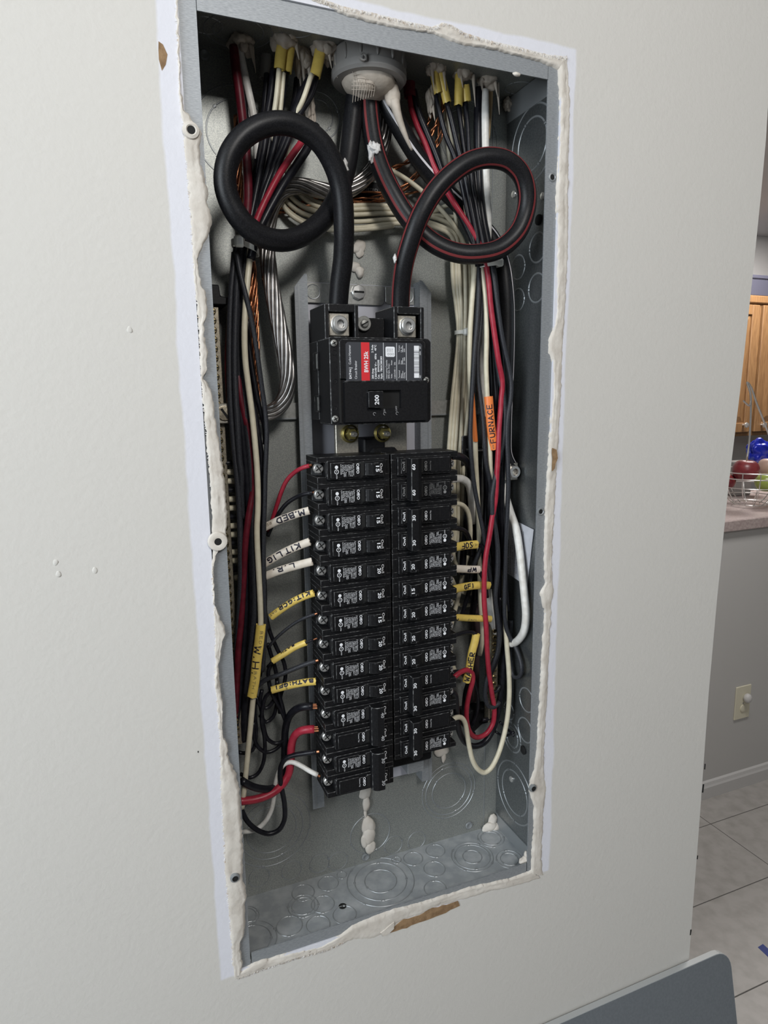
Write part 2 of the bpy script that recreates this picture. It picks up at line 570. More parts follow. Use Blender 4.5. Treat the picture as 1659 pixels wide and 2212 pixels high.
rim('wall_compound', [(-181.5,0,448.6),(-181.9,0,416),(-183,0,389.3),(-183.5,0,370.8),(-181.6,0,355.7),(-174.8,0,349.1),(-169.6,0,344.2),(-168.4,0,339.4),(-171,0,332.8),(-171.7,0,320.4),(-169.7,0,311.8),(-167.1,0,299.6),(-166.7,0,287),(-164.3,0,276.3),(-166.1,0,265.2),(-171.9,0,255.6),(-178.4,0,242.4),(-177.5,0,225.7),(-172.7,0,210.9),(-172.2,0,199.6),(-175.9,0,189.9),(-176.4,0,180.4),(-174.6,0,166.1),(-176.2,0,151.3),(-178.9,0,145.5),(-173.6,0,135.6),(-171.4,0,119.7),(-170.3,0,103.6),(-168.5,0,87.3),(-166.8,0,66.7),(-165.8,0,47.9),(-165.4,0,33.1),(-165.8,0,18.3),(-167.3,0,5.7),(-171.6,0,-4.7),(-178.1,0,-10.4),(-179.4,0,-18.9),(-180.8,0,-29.6),(-181.5,0,-55.7),(-178.9,0,-69.3),(-174.4,0,-78.9),(-173.2,0,-86.3),(-176.6,0,-94.3),(-179.5,0,-109.7),(-181.2,0,-116.7),(-181.2,0,-132.2),(-179.9,0,-146.3),(-179.4,0,-160.4),(-181,0,-174.2),(-180.6,0,-189.4),(-177.7,0,-199.6),(-177.1,0,-213.2),(-171.6,0,-226.6),(-168.4,0,-250.5),(-168.5,0,-269.3),(-167.9,0,-292.1),(-168.8,0,-319.8),(-170.6,0,-345.1),(-167.1,0,-357.7),(-167,0,-365.6),(-170.1,0,-371.4),(-169.6,0,-390.1),(-171.3,0,-403.9),(-175.9,0,-411.9),(-176.9,0,-423.3),(-175.3,0,-438),(-178.6,0,-447.6)],
    [(-184,0,448.2),(-183.7,0,425.5),(-183.9,0,402.5),(-185,0,368.9),(-184.2,0,348.5),(-183.5,0,331.3),(-182.6,0,299.9),(-182.3,0,264),(-182.2,0,242.1),(-181.2,0,189.8),(-181.3,0,151.3),(-181.2,0,119.9),(-179.8,0,91.8),(-179,0,50.8),(-179.2,0,25.8),(-180,0,-1.7),(-182.6,0,-25),(-182.4,0,-64.4),(-183.6,0,-99.9),(-185.6,0,-126.9),(-185.1,0,-154.6),(-184.6,0,-192.3),(-186.4,0,-239.9),(-186.8,0,-269.3),(-187.3,0,-319.3),(-186.8,0,-350.2),(-186,0,-376.5),(-185.4,0,-408.4),(-185.9,0,-435.1),(-184,0,-452.1)], M['putty'], wall, 3, 2.8, 260)
rim('wall_compound', [(178.1,0,441.6),(181.5,0,412.8),(181.6,0,378.9),(180.2,0,326.6),(182.6,0,264),(184.1,0,208.7),(182.1,0,196.9),(176.2,0,182.6),(176,0,173.1),(182.4,0,156.4),(182.9,0,127.4),(181.1,0,93),(179.5,0,53),(178.2,0,2),(178.1,0,-50.3),(180.5,0,-83.7),(174.5,0,-91.6),(176.1,0,-101.5),(180.9,0,-115.3),(179.2,0,-159.2),(177.9,0,-215.4),(175.8,0,-272.9),(174.3,0,-308),(167.5,0,-320.7),(166.7,0,-336),(173.8,0,-356.1),(174.2,0,-393),(172.5,0,-423.6),(171.8,0,-446)],
    [(187.5,0,455.5),(193.2,0,414.5),(193.4,0,380.3),(194.5,0,327.9),(196.9,0,283.2),(195.3,0,223.1),(193.8,0,170.9),(193.1,0,127.2),(192.6,0,92.6),(191.1,0,52.5),(189.9,0,1.1),(188.1,0,-51.3),(189.9,0,-84.9),(192.7,0,-92.8),(190,0,-105.6),(188.2,0,-160.7),(187.6,0,-217.3),(185.6,0,-275.1),(185.5,0,-310.8),(190.1,0,-330),(190.5,0,-342.2),(187.8,0,-359.8),(187,0,-396.6),(186.6,0,-427.9),(190.2,0,-453.1)], M['putty'], wall, 8, 2.4, 230)
rim('wall_compound', [(-156.1,0,466.6),(-115.9,0,461.4),(-77.2,0,455.1),(-44.6,0,449.9),(-19.1,0,447.9),(11.8,0,447.8),(39.3,0,449.9),(53.4,0,447),(72.6,0,445.6),(102.2,0,446.9),(122.6,0,445.9),(148.8,0,445.2),(165,0,443.7),(179.3,0,440.9)],
    [(-155.8,0,471.5),(-115.6,0,467.5),(-77,0,459.3),(-44.5,0,454.9),(-19,0,454.8),(2.9,0,454.7),(39.3,0,453.7),(51,0,459.5),(60.5,0,458.8),(72.5,0,454.8),(102.1,0,452.8),(127.6,0,452.7),(164.7,0,451.4),(186.5,0,452.8)], M['putty'], wall, 13, 1.8, 170)
rim('wall_compound', [(-177.6,0,-445.9),(-165.7,0,-442.8),(-158.5,0,-442.2),(-129.4,0,-444.4),(-94.3,0,-448.4),(-78.7,0,-445.1),(-70.8,0,-443.4),(-57.4,0,-436.7),(-35.9,0,-433.9),(-8.3,0,-433),(20,0,-435.6),(55.1,0,-436.6),(85.3,0,-436.8),(116.5,0,-440.2),(142.1,0,-442.8),(175,0,-441.9)],
    [(-183.6,0,-453.3),(-173.4,0,-455.2),(-156.6,0,-454),(-119.8,0,-453.6),(-89.5,0,-457.1),(-68.5,0,-454.5),(-55.2,0,-453.6),(-36.4,0,-460.5),(-15.4,0,-458.7),(-7.4,0,-452.1),(3.9,0,-449.5),(22.8,0,-450.2),(37.4,0,-447.4),(70.2,0,-448.8),(85.4,0,-450.3),(116.6,0,-450.8),(148.9,0,-455.1),(185.5,0,-456.1)], M['putty'], wall, 21, 2.4, 190)


def torn(name, line, m, parent, seed, reach=4.0, step=1.3, side=1, keep=0.9):
    """frayed paper fibres along the cut in the wallboard"""
    rnd = random.Random(seed)
    P = lerp_poly(line, max(3, int(sum((Vector(line[i]) - Vector(line[i - 1])).length for i in range(1, len(line))) / step)))
    mb = MB()
    for i in range(1, len(P) - 1):
        t = (P[i + 1] - P[i - 1]).normalized()
        n = Vector((-t.z, 0, t.x)) * side
        if rnd.random() > keep:
            continue
        a = P[i] + t * rnd.uniform(-1, 1)
        ln = reach * rnd.uniform(0.25, 1.0)
        w_ = rnd.uniform(0.35, 0.9)
        tip = a + n * ln + t * rnd.uniform(-1.5, 1.5) + Vector((0, -rnd.uniform(0.6, 2.6) * min(1.0, reach / 3.6) ** 2, 0))
        b0, b1 = a - t * w_ - n * 1.2 + Vector((0, WY - 0.3, 0)), a + t * w_ - n * 1.2 + Vector((0, WY - 0.3, 0))
        mb.add([b0, b1, tip + Vector((0, WY, 0)), a + Vector((0, WY + 1.5, 0))], [(0, 1, 2), (0, 2, 3), (1, 3, 2), (0, 3, 1)])
    o = mb.build(name, m, parent)
    o['kind'] = 'stuff'
    return o


torn('torn_paper_edge', [(-148.6,0,471.4),(-115.6,0,466.5),(-77.1,0,458.3),(-44.5,0,454.1),(-19,0,454.1),(2.9,0,453.6),(39.3,0,452.9),(51,0,458.7),(60.5,0,458.1),(72.5,0,454),(102.1,0,452),(127.6,0,451.9),(164.7,0,450.6),(187.7,0,452.6)], M['paper'], wall, 1, 3.8, 0.6, -1)
torn('torn_paper_edge', [(-183.6,0,-453.3),(-173.3,0,-454.1),(-156.6,0,-452.9),(-119.8,0,-453),(-89.4,0,-456),(-68.5,0,-453.4)], M['paper'], wall, 2, 3.2, 0.7, 1)
torn('torn_paper_edge', [(-184,0,448.2),(-183.7,0,425.5),(-183.9,0,402.5),(-185,0,368.9),(-184.2,0,348.5),(-183.5,0,331.3),(-182.6,0,299.9),(-182.3,0,264),(-182.2,0,242.1),(-181.2,0,189.8),(-181.3,0,151.3),(-181.2,0,119.9),(-179.8,0,91.8),(-179,0,50.8)], M['paper'], wall, 3, 1.1, 0.9, -1, 0.5)
torn('torn_paper_edge', [(-182.6,0,-25),(-182.4,0,-64.4),(-183.6,0,-99.9),(-185.6,0,-126.9),(-185.1,0,-154.6),(-184.6,0,-192.3),(-186.4,0,-239.9),(-186.8,0,-269.3),(-187.3,0,-319.3),(-186.8,0,-350.2),(-186,0,-376.5),(-185.4,0,-408.4),(-185.9,0,-435.1)], M['paper'], wall, 4, 1.3, 0.8, -1, 0.55)
patch('torn_paper_patch', [(-13.4,-2,-460),(-6.1,-2,-452.1),(3,-2,-449.4),(21.8,-2,-450.6),(33.5,-2,-446.9),(57.1,-2,-448.3),(70.9,-2,-449.3),(73.4,-2,-456.3),(61.3,-2,-457.6),(42.2,-2,-458.9),(21.8,-2,-460.1),(0.6,-2,-460.9)], M['kraft'], 0.8, wall, None, 0.9, 3)
patch('torn_paper_patch', [(-197.9,-2,403.2),(-194.9,-2,401.4),(-191.6,-2,394.4),(-194.2,-2,386.7),(-197.3,-2,382.3),(-198.8,-2,390)], M['kraft'], 0.2, wall, None, 0.5, 4)
patch('torn_paper_patch', [(181.7,-2,69.2),(186.6,-2,67),(188.8,-2,57.8),(184.9,-2,46.9),(182,-2,45),(182.7,-2,58.1)], M['kraft'], 1.2, wall, -4.6, 0.6, 5)
patch('torn_paper_flap', [(-26.1,-2,-455.5),(-9.4,-2,-447.4),(-9.5,-2,-455.6),(-16.2,-2,-460.2),(-22.9,-2,-460.2)], M['putty'], 2.0, wall, None, 0.6, 6)
for k, s_ in enumerate(([(446.3,-2,-366.1),(448.1,-2,-366.5),(448,-2,-374.7),(446.3,-2,-374.2)], [(445.8,-2,-396),(448.4,-2,-396.6),(447.8,-2,-408.9),(445.3,-2,-408.2)], [(445.6,-2,-503.7),(447.3,-2,-504.3),(447,-2,-509.9),(445.2,-2,-509.3)], [(443.1,-2,-619.7),(445.8,-2,-620.7),(444.8,-2,-629.3),(443,-2,-628.7)], [(-205.2,-2,-197),(-204.3,-2,-197.2),(-204.5,-2,-199),(-205.3,-2,-198.8)], [(491.7,-2,-169.6),(492.6,-2,-169.7),(493.1,-2,-174.3),(492.2,-2,-174.1)])[:5]):
    patch('paint_chip', s_, M['void'], 0.25, wall)
for c in ([(-235.9,-2,183.8)], [(-278.4,-2,-14.4)], [(-307.5,-2,-4.3)], [(-306.3,-2,-14.4)]):
    MB().blob((c[0][0], WY + 0.3, c[0][2]), (2.4, 0.8, 3.2), int(abs(c[0][0])), 0.3, 1.2, 2).build('paint_lump', M['wall'], wall, smooth='all')

floor = structure(MB().box(-2200, 5200, -2600, 3000, FLOOR - 40, FLOOR - 2.5).build('floor', M['tile'], origin=(0, 0, FLOOR)))
MB().box(455, 3200, 238, 1279, FLOOR - 2.6, FLOOR - 1.6).build('grout_bed', M['grout'], floor)
tile_me = None
for ix in range(2):
    for iy in range(4):
        x, y = 1150 + ix * 1400, 390 + iy * 300 - 2
        if tile_me is None:
            t0 = MB().box(x - 698.5, x + 698.5, y - 148.5, y + 148.5, FLOOR - 2, FLOOR).build('floor_tile', M['tile'], None, (x, y, FLOOR - 1), bevel=0.8)
            tile_me = t0.data
        else:
            t0 = bpy.data.objects.new('floor_tile', tile_me)
            col.objects.link(t0)
        t0.parent = floor
        t0.location = Vector((x, y, -1)) * S
structure(MB().box(-2200, 5200, -2600, 3000, CEIL, CEIL + 40).build('ceiling', M['ceil'], origin=(0, 0, CEIL)))
structure(MB().box(1300, 5200, 1280, 1400, FLOOR, -424).build('wall_half', M['kwall'], origin=(2200, 1340, FLOOR)))
structure(MB().box(1300, 5200, 2830, 2930, FLOOR, CEIL).build('wall_back', M['trim'], origin=(3000, 2880, FLOOR)))
bb = MB().prism([(1280, FLOOR), (1266, FLOOR), (1266, FLOOR + 52), (1270, FLOOR + 60), (1273, FLOOR + 72), (1280, FLOOR + 78)], 'x', 1300, 4000)
structure(bb.build('baseboard_half', M['trim'], origin=(2200, 1273, FLOOR)))

# ------------------------------------------------------------------ kitchen beyond the wall
o = MB().box(1300, 5000, 1258, 1800, -424, -378).build('bar_counter', M['counter'], origin=(2300, 1500, -424), bevel=4)
tag(o, 'pinkish speckled bar counter capping the grey half wall', 'counter')

t = thing('outlet_plate', 'ivory cover plate with a round white plug, on the half wall', 'outlet', (2150, 1280, -1186))
MB().box(2105, 2193, 1274, 1280, -1262, -1112).build('face_plate', M['plate'], t, bevel=2)
MB().blob((2160, 1262, -1165), (19, 16, 21), 1, 0.0, 1, 3).build('plug', M['trim'], t, smooth='all')
MB().lathe((2152, 1274, -1214), (0, -1, 0), [(17, 0), (17, 3), (14, 4), (0.1, 4)], 18).build('socket', M['plate'], t, smooth=True)
MB().lathe((2150, 1274, -1190), (0, -1, 0), [(3.5, 0), (3.5, 1.5), (0.1, 2)], 10).build('screw', M['zinc'], t, smooth=True)

CY = 2500
t = thing('wall_cabinet', 'oak upper kitchen cabinet with two framed doors and steel knobs', 'cabinet', (3600, CY + 150, -165))
MB().box(3100, 4200, CY + 20, CY + 330, -165, 690).build('carcass', M['oak'], t, bevel=2)
MB().box(3090, 4210, CY + 0, CY + 330, 665, 712).build('crown', M['oak'], t, bevel=6)


def cabinet_door(x0, x1, z0, z1, kx, kz):
    d = MB()
    s = 62
    d.box(x0, x0 + s, CY, CY + 20, z0, z1)
    d.box(x1 - s, x1, CY, CY + 20, z0, z1)
    d.box(x0 + s, x1 - s, CY, CY + 20, z0, z0 + s)
    d.box(x0 + s, x1 - s, CY, CY + 20, z1 - s, z1)
    dd = d.build('door', M['oak'], t, bevel=4)
    p = MB()
    a0, a1, b0, b1 = x0 + s, x1 - s, z0 + s, z1 - s
    p.add([(a0, CY + 14, b0), (a1, CY + 14, b0), (a1, CY + 14, b1), (a0, CY + 14, b1),
           (a0 + 40, CY + 4, b0 + 40), (a1 - 40, CY + 4, b0 + 40), (a1 - 40, CY + 4, b1 - 40), (a0 + 40, CY + 4, b1 - 40)],
          [(0, 1, 5, 4), (1, 2, 6, 5), (2, 3, 7, 6), (3, 0, 4, 7), (4, 5, 6, 7)])
    p.build('raised_panel', M['oak'], dd)
    MB().lathe((kx, CY, kz), (0, -1, 0), [(7, 0), (6, 10), (12, 16), (18, 24), (16, 31), (0.1, 34)], 18).build('knob', M['bright'], dd, smooth=True)


cabinet_door(3170, 3580, -140, 655, 3508, -92)
cabinet_door(3612, 4020, -140, 655, 3672, -96)
for k, (x0, x1, z1, nm) in enumerate(((3150, 3475, 852, 'slate grey storage box on top of the oak cabinet, nearer the wall edge'), (3490, 4000, 838, 'slate grey storage box on top of the oak cabinet, farther from the wall edge'))):
    t = thing('storage_box', nm, 'box', ((x0 + x1) / 2, CY + 150, 712))
    MB().box(x0, x1, CY + 20, CY + 300, 712, z1 - 24).build('body', M['greybox'], t, bevel=5)
    MB().box(x0 - 6, x1 + 6, CY + 14, CY + 306, z1 - 24, z1).build('lid', M['greybox'], t, bevel=5)

CT = -378
bc = Vector((2335, 1470, CT))
t = thing('fruit_basket', 'steel wire fruit basket with a tall hook, on the bar counter', 'basket', bc)
for k, (r, z) in enumerate(((150, 158), (148, 132), (140, 92), (112, 44), (70, 12))):
    ring = [bc + Vector((math.cos(a * math.pi / 16) * r, math.sin(a * math.pi / 16) * r, z)) for a in range(33)]
    MB().tube(ring, 2.6 if k < 2 else 2.0, 7, step=12).build('wire_ring', M['bright'], t, smooth=True)
for k in range(14):
    a = k * math.pi / 7
    MB().tube([bc + Vector((math.cos(a) * r, math.sin(a) * r, z)) for r, z in ((150, 158), (147, 120), (130, 70), (90, 26), (60, 8))], 2.2, 6, step=14).build('wire_rib', M['bright'], t, smooth=True)
MB().tube([(2454.6,1600,-204.2),(2462.8,1600,-118.8),(2460.8,1600,-23.1),(2455.3,1600,50.6),(2445.2,1600,113.2),(2419.2,1600,163),(2444.9,1600,142.2),(2488.4,1600,70.9),(2539.1,1600,-4.1),(2595.3,1600,-91.7),(2660.5,1600,-192.7)], 4.5, 8, step=10).build('hook_frame', M['bright'], t, smooth=True)
MB().tube([(2449.5,1598,79.9),(2433.3,1590,59.4),(2405.8,1585,68.2),(2383.4,1582,81)], 4, 8, step=8).build('hook', M['bright'], t, smooth=True)


def apple(c, r, m, name, label):
    tt = thing(name, label, 'fruit', (c[0], c[1], c[2] - r))
    prof = []
    for k in range(19):
        a_ = math.pi * k / 18
        d_ = 0.34 * math.exp(-(a_ / 0.34) ** 2) + 0.16 * math.exp(-((math.pi - a_) / 0.3) ** 2) * -1
        prof.append((max(0.1, r * math.sin(a_) * (1.0 + 0.06 * math.cos(a_))), r * (0.93 * math.cos(a_) - d_)))
    MB().lathe(c, (0, 0, 1), prof, 28).build('flesh', m, tt, smooth='all')
    MB().tube([(c[0], c[1], c[2] + r * 0.7), (c[0] + 4, c[1], c[2] + r * 1.1)], 2, 6).build('stem', M['w_tan'], tt)


apple([(2258.1,1440,-212.1)][0], 54, M['apple'], 'red_apple', 'big red apple in the wire fruit basket')
apple([(2369.5,1425,-269.6)][0], 46, M['green'], 'green_apple', 'green apple beside the red apple in the wire basket')
apple([(2459.9,1490,-211.5)][0], 44, M['peach'], 'peach', 'pale peach behind the green apple in the wire basket')
apple([(2216.1,1500,-264.6)][0], 40, M['apple'], 'red_apple', 'dark red apple low in the basket, nearest the wall edge')
q = [(2662.6,1700,-164.7)][0]
o = MB().blob(q, (62, 45, 60), 5, 0.32, 1.5, 4).build('snack_bag', M['blue_bag'], None, q, smooth='all')
tag(o, 'crinkled shiny blue foil bag behind the fruit basket', 'bag')
q = [(2565.4,1720,-224.9)][0]
o = MB().box(q[0] - 60, q[0] + 50, q[1] - 30, q[1] + 40, CT, q[2] + 14).build('paper_carton', M['pvc'], None, (q[0], q[1], CT), bevel=5)
tag(o, 'grey carton on the counter behind the fruit basket', 'carton')
q = [(2413.2,1442.2,-378)][0]
t = thing('snack_packet', 'small red and white packet on the counter beside the basket', 'packet', q)
MB().blob((q[0] + 40, q[1] - 20, CT + 22), (46, 26, 22), 9, 0.4, 2, 3).build('wrapper', M['trim'], t, smooth='all')
MB().blob((q[0] + 52, q[1] - 30, CT + 24), (26, 22, 21), 4, 0.4, 2, 3).build('red_panel', M['apple'], t, smooth='all')

# ------------------------------------------------------------------ cover leaning on the wall, tape on the floor
A = Vector([(500.4,-14,-664.4)][0])
Bq = Vector([(501.8,-36,-767.1)][0])
lean = Vector((0, Bq.y - A.y, Bq.z - A.z)).normalized()
xr = A.x + 9
hgt = (A.z - FLOOR - 1) / -lean.z
nrm = Vector((1, 0, 0)).cross(lean)
if nrm.y > 0:
    nrm = -nrm
t = thing('panel_cover', 'dark grey steel panel cover leaning on the beige wall', 'panel cover', (xr - 196, A.y + lean.y * hgt, FLOOR))
top = Vector((xr, A.y, A.z))


def cover_pts(inset):
    r = 26 - inset
    c = []
    for cx_, cv, a0 in ((-26, 26, 0), (-26, hgt - 26, 1), (-393 + 26, hgt - 26, 2), (-393 + 26, 26, 3)):
        for k in range(7):
            a = math.radians(90 - a0 * 90 - k * 15)
            c.append((cx_ + r * math.cos(a), cv - r * math.sin(a)))
    return c


def cover_mesh(inset, d0, d1):
    c = cover_pts(inset)
    n = len(c)
    v = [top + Vector((1, 0, 0)) * p[0] + lean * p[1] + nrm * d for d in (d0, d1) for p in c]
    return MB().add(v, [tuple(range(n))[::-1], tuple(range(n, 2 * n))] + [(i, (i + 1) % n, n + (i + 1) % n, n + i) for i in range(n)])


cover_mesh(0, -9, 0).build('edge_lip', M['cover_edge'], t)
cover_mesh(0.8, -4, 0.5).build('face_plate', M['cover'], t)
q = [(1486.8,635.4,-1589.4),(1512.4,638,-1589.4),(1506.9,535,-1589.4),(1476.8,530.3,-1589.4)]
o = MB().prism([(p[0], p[1]) for p in q], 'z', FLOOR, FLOOR + 0.6).build('tape_strip', M['tape'], None, (q[0][0], q[0][1], FLOOR))
tag(o, 'strip of blue painters tape stuck to the floor tiles', 'tape')


# ------------------------------------------------------------------ the steel box in the wall
X0, X1, Z0, Z1, D = -181.0, 181.0, -444.0, 451.0, 92.0
box = thing('electrical_enclosure', 'galvanized steel electrical panel box recessed in the beige wall, its cover off', 'electrical box', (0, 0, Z0))
MB().box(X0, X1, D, D + 1.5, Z0, Z1).build('back_panel', M['galv'], box)
MB().box(X0, X0 + 1.3, 1.2, D, Z0, Z1).build('side_panel', M['galv_side'], box)
MB().box(X1 - 1.3, X1, 1.2, D, Z0, Z1).build('side_panel', M['galv_side'], box)
MB().box(X0, X1, 1.2, D, Z1 - 1.5, Z1).build('top_panel', M['galv'], box)
MB().box(X0, X1, 1.2, D, Z0, Z0 + 1.5).build('bottom_panel', M['galv_bottom_lit'], box)
MB().box(X0 - 0.7, -167.5, 0, 1.3, Z0 - 0.6, Z1 + 0.6).build('flange', M['galv_top'], box)
MB().box(167.5, X1 + 0.7, 0, 1.3, Z0 - 0.6, Z1 + 0.6).build('flange', M['galv_top'], box)
MB().box(-167, 167, -0.2, 1.1, 431, Z1 + 2).build('flange', M['galv_top'], box)
MB().box(-166, 166, -0.2, 1.1, Z0 + 0.4, -431).build('flange', M['galv_top'], box)
MB().box(178.6, 179.7, 2, D, Z0 + 1, -424).build('lap_seam', M['groove'], box)
MB().box(178.8, 179.7, 2, D, 424, Z1 - 2).build('lap_seam', M['groove'], box)
MB().box(161, 161.8, 91.4, D, Z0 + 2, Z1 - 2).build('crease', M['groove'], box)


def knockout(c, axis, radii, ties=4, start=0.3, scale=(1, 1), w=0.7):
    """rings pressed into the sheet, broken by small ties"""
    mb = MB()
    for q, r in enumerate(radii):
        gap = min(0.25, 2.2 / r)
        for k in range(ties):
            a0 = start + q * 0.5 + k * 2 * math.pi / ties + gap
            a1 = start + q * 0.5 + (k + 1) * 2 * math.pi / ties - gap
            mb.lathe(c, axis, [(r - w, 0), (r - w * 0.4, 0.5), (r + w * 0.4, 0.5), (r + w, 0)], max(6, int(r / ties * 2)), 0, (a0, a1), scale)
            a = start + q * 0.5 + k * 2 * math.pi / ties
            mb.lathe(c, axis, [(r - 1.4, 0.1), (r - 0.9, 0.6), (r + 0.9, 0.6), (r + 1.4, 0.1)], 2, 0, (a - gap * 0.6, a + gap * 0.6), scale)
    return mb.build('knockout', M['groove'], box, smooth=True)


BACK, RIGHT, UPF, DOWN = (0, -1, 0), (-1, 0, 0), (0, 0, 1), (0, 0, -1)
for c, radii in (([(-120,92,377.2)], (43, 31)), ([(-40,92,404.1)], (22, 15)), ([(126.6,92,402.8)], (40, 30)), ([(-121.3,92,-364.5)], (37, 29, 46)), ([(109.3,92,-374.6)], (33, 24, 38)), ([(0.1,92,-404.2)], (26,))):
    knockout(c[0], BACK, radii)
for c in ([(-138.5,92,-421.1)], [(-100.1,92,-424.1)], [(-65.9,92,-425.4)], [(-42.6,92,-429.4)], [(63,92,-432.1)], [(30.9,92,-429.2)]):
    knockout(c[0], BACK, (12,), 2, w=0.5)
for c, radii in (([(179.7,43,387.5)], (38, 26)), ([(179.7,73.5,308)], (12.5,)), ([(179.7,28.3,280.8)], (15,)), ([(179.7,64.6,266.9)], (13,)), ([(179.7,28.1,239.6)], (15,)), ([(179.7,63.3,231.8)], (12,)),
                 ([(179.7,28,-235.1)], (14.5,)), ([(179.7,29.3,-274.8)], (15,)), ([(179.7,65.4,-266.1)], (11,)), ([(179.7,56.9,-297.8)], (19, 13)), ([(179.7,49.1,-369.9)], (39, 28))):
    knockout(c[0], RIGHT, radii, 4 if len(radii) > 1 else 2, 0.8, w=1.0)
ZB = Z0 + 1.5
for c, radii in (([(-1.7,55.4,-442.5)], (31, 19, 40)), ([(119.4,48.8,-442.5)], (22, 12, 26)), ([(-97.2,53.7,-442.5)], (17, 13)), ([(-91.7,73.7,-442.5)], (13,)), ([(-60.3,76.4,-442.5)], (12,)), ([(-41.2,83.3,-442.5)], (6,)),
                 ([(-76,47.6,-442.5)], (13,)), ([(-58.2,23,-442.5)], (13,)), ([(-118.8,31.8,-442.5)], (14,)), ([(-89.5,20.7,-442.5)], (13,)), ([(-160,29,-442.5)], (20, 26)), ([(49.9,75,-442.5)], (12,)),
                 ([(81.8,77,-442.5)], (12,)), ([(29.8,81,-442.5)], (6,)), ([(66.2,48.4,-442.5)], (13,)), ([(159,69.9,-442.5)], (17, 13)), ([(159.5,26.9,-442.5)], (16, 11)), ([(52.4,18.3,-442.5)], (13,)), ([(-160.8,64,-442.5)], (12, 15))):
    knockout(c[0], UPF, radii, 4 if len(radii) > 1 else 2, 0.5)
for c, radii in (([(-123.3,56.9,449.5)], (30, 22)), ([(-151.5,57.1,449.5)], (14,)), ([(-76.7,32.9,449.5)], (16,)), ([(175.1,63.6,449.5)], (14,))):
    knockout(c[0], DOWN, radii, 3)
c = [(-56,35.8,-442.3)][0]
MB().lathe(c, UPF, [(0.1, 0.1), (4.3, 0.1), (4.6, -0.2)], 16).build('punched_hole', M['void'], box)
for c, ax in (([(179.5,26.7,308.4)][0], RIGHT), ([(179.5,30.9,-301.8)][0], RIGHT)):
    MB().lathe(c, ax, [(5.5, 0), (5.5, 1.2), (4.2, 2.0), (0.1, 2.2)], 16).build('rivet_screw', M['void'], box, smooth=True)
for c in ([(-6.8,91.5,-434.3)][0], [(138.8,91.5,-432.2)][0], [(-149.2,91.5,441.6)][0], [(188.7,91.5,450.7)][0], [(201.5,91.5,451)][0]):
    MB().lathe(c, BACK, [(5.2, 0), (4.8, 1.0), (3.6, 1.4), (2.4, 0.6), (0.1, 0.4)], 16).build('dimple', M['groove'], box, smooth=True)
c = [(179.5,17.9,329.9)][0]
for c in ([(179.5,75.5,346.5)][0], [(179.5,20.4,330.5)][0], [(179.5,55.6,-355)][0]):
    MB().lathe(c, RIGHT, [(4, 0), (3.6, 1.2), (0.1, 1.8)], 12).build('dimple', M['bright'], box, smooth=True)


c = Vector([(5.2,91.6,334.5)][0])
pl = MB().box(c.x - 20, c.x + 20, 91.2, 92, c.z - 13, c.z + 13).build('maker_plate', M['black'], box)
MB().text('LISTED', (c.x + 2, 91.1, c.z + 4), (1, 0, 0), (0, 0, 1), 3.0, 15).build('plate_print', M['print_grey'], pl)


def screw_hole(c):
    c = Vector(c)
    h = MB().lathe(c, BACK, [(4.6, -0.2), (4.4, 0.7), (3.2, 1.0), (2.6, 0.4)], 16).build('screw_hole', M['groove'], box, smooth=True)
    MB().lathe(c, BACK, [(2.7, 0.35), (0.1, 0.35)], 12).build('bore', M['void'], h)


for c in ([(175.7,0,342.3)], [(172.8,0,-0.1)]):
    screw_hole(c[0])
for c, r in (([(-177.6,-4.5,340.6)], 7), ([(-175.7,-5,1)], 9), ([(-178.3,-4.5,-337.7)], 5), ([(170.2,-4,-330.4)], 5)):
    c = Vector(c[0])
    mb = MB().lathe(c, BACK, [(r, -2), (r * 0.9, 0.4), (r * 0.6, 1.1), (3.3, 0.5)], 18)
    h = mb.build('screw_hole', M['putty'] if r > 6 else M['groove'], box, smooth=True)
    MB().lathe(c, BACK, [(3.4, 0.5), (0.1, 0.5)], 12).build('bore', M['void'], h)

# strap across the back, interior pan
st = thing('cross_strap', 'flat grey steel strap crossing the back of the box behind the main breaker', 'strap', (0, 88, 118))
a, b = Vector([(-114.6,87,105.8)][0]), Vector([(-113.8,87,122.7)][0])
MB().box(-150, 150, 87.2, 89.2, a.z - 1, b.z - 1).build('strap', M['zinc'], st, bevel=0.4)
MB().box(-150, 150, 86.6, 87.3, a.z - 1.2, a.z + 0.2).build('bent_edge', M['groove'], st)
MB().lathe((-128, 87.2, (a.z + b.z) / 2), BACK, [(4, 0), (3.5, 1.4), (0.1, 1.6)], 14).build('rivet', M['groove'], st, smooth=True)
MB().lathe((128, 87.2, (a.z + b.z) / 2), BACK, [(4, 0), (3.5, 1.4), (0.1, 1.6)], 14).build('rivet', M['groove'], st, smooth=True)

pan = thing('breaker_mounting_pan', 'grey steel channel pan that carries the main breaker and both breaker columns', 'mounting pan', (0, 90, -340))
PT, PB = 245.0, -340.0
MB().prism([(-64, 91), (64, 91), (64, 89.6), (-64, 89.6)], 'z', PB + 24, PT - 1).build('pan_plate', M['pan'], pan)
for sg in (-1, 1):
    r_ = MB()
    r_.prism([(sg * 62.5, 91), (sg * 62.5, 75.4), (sg * 64, 75.4), (sg * 64, 91)], 'z', PB, PT + 3)
    r_.prism([(sg * 76, PB), (sg * 62.5, PB), (sg * 62.5, PT + 4), (sg * 65.5, PT + 4), (sg * 76, PT - 9)], 'y', 74, 75.5)
    r_.build('side_rail', M['galv_top'], pan)
    MB().prism([(sg * 72.4, PB + 2), (sg * 71.2, PB + 2), (sg * 71.2, PT - 6), (sg * 72.4, PT - 7)], 'y', 73.7, 74.1).build('rail_rib', M['groove'], pan)
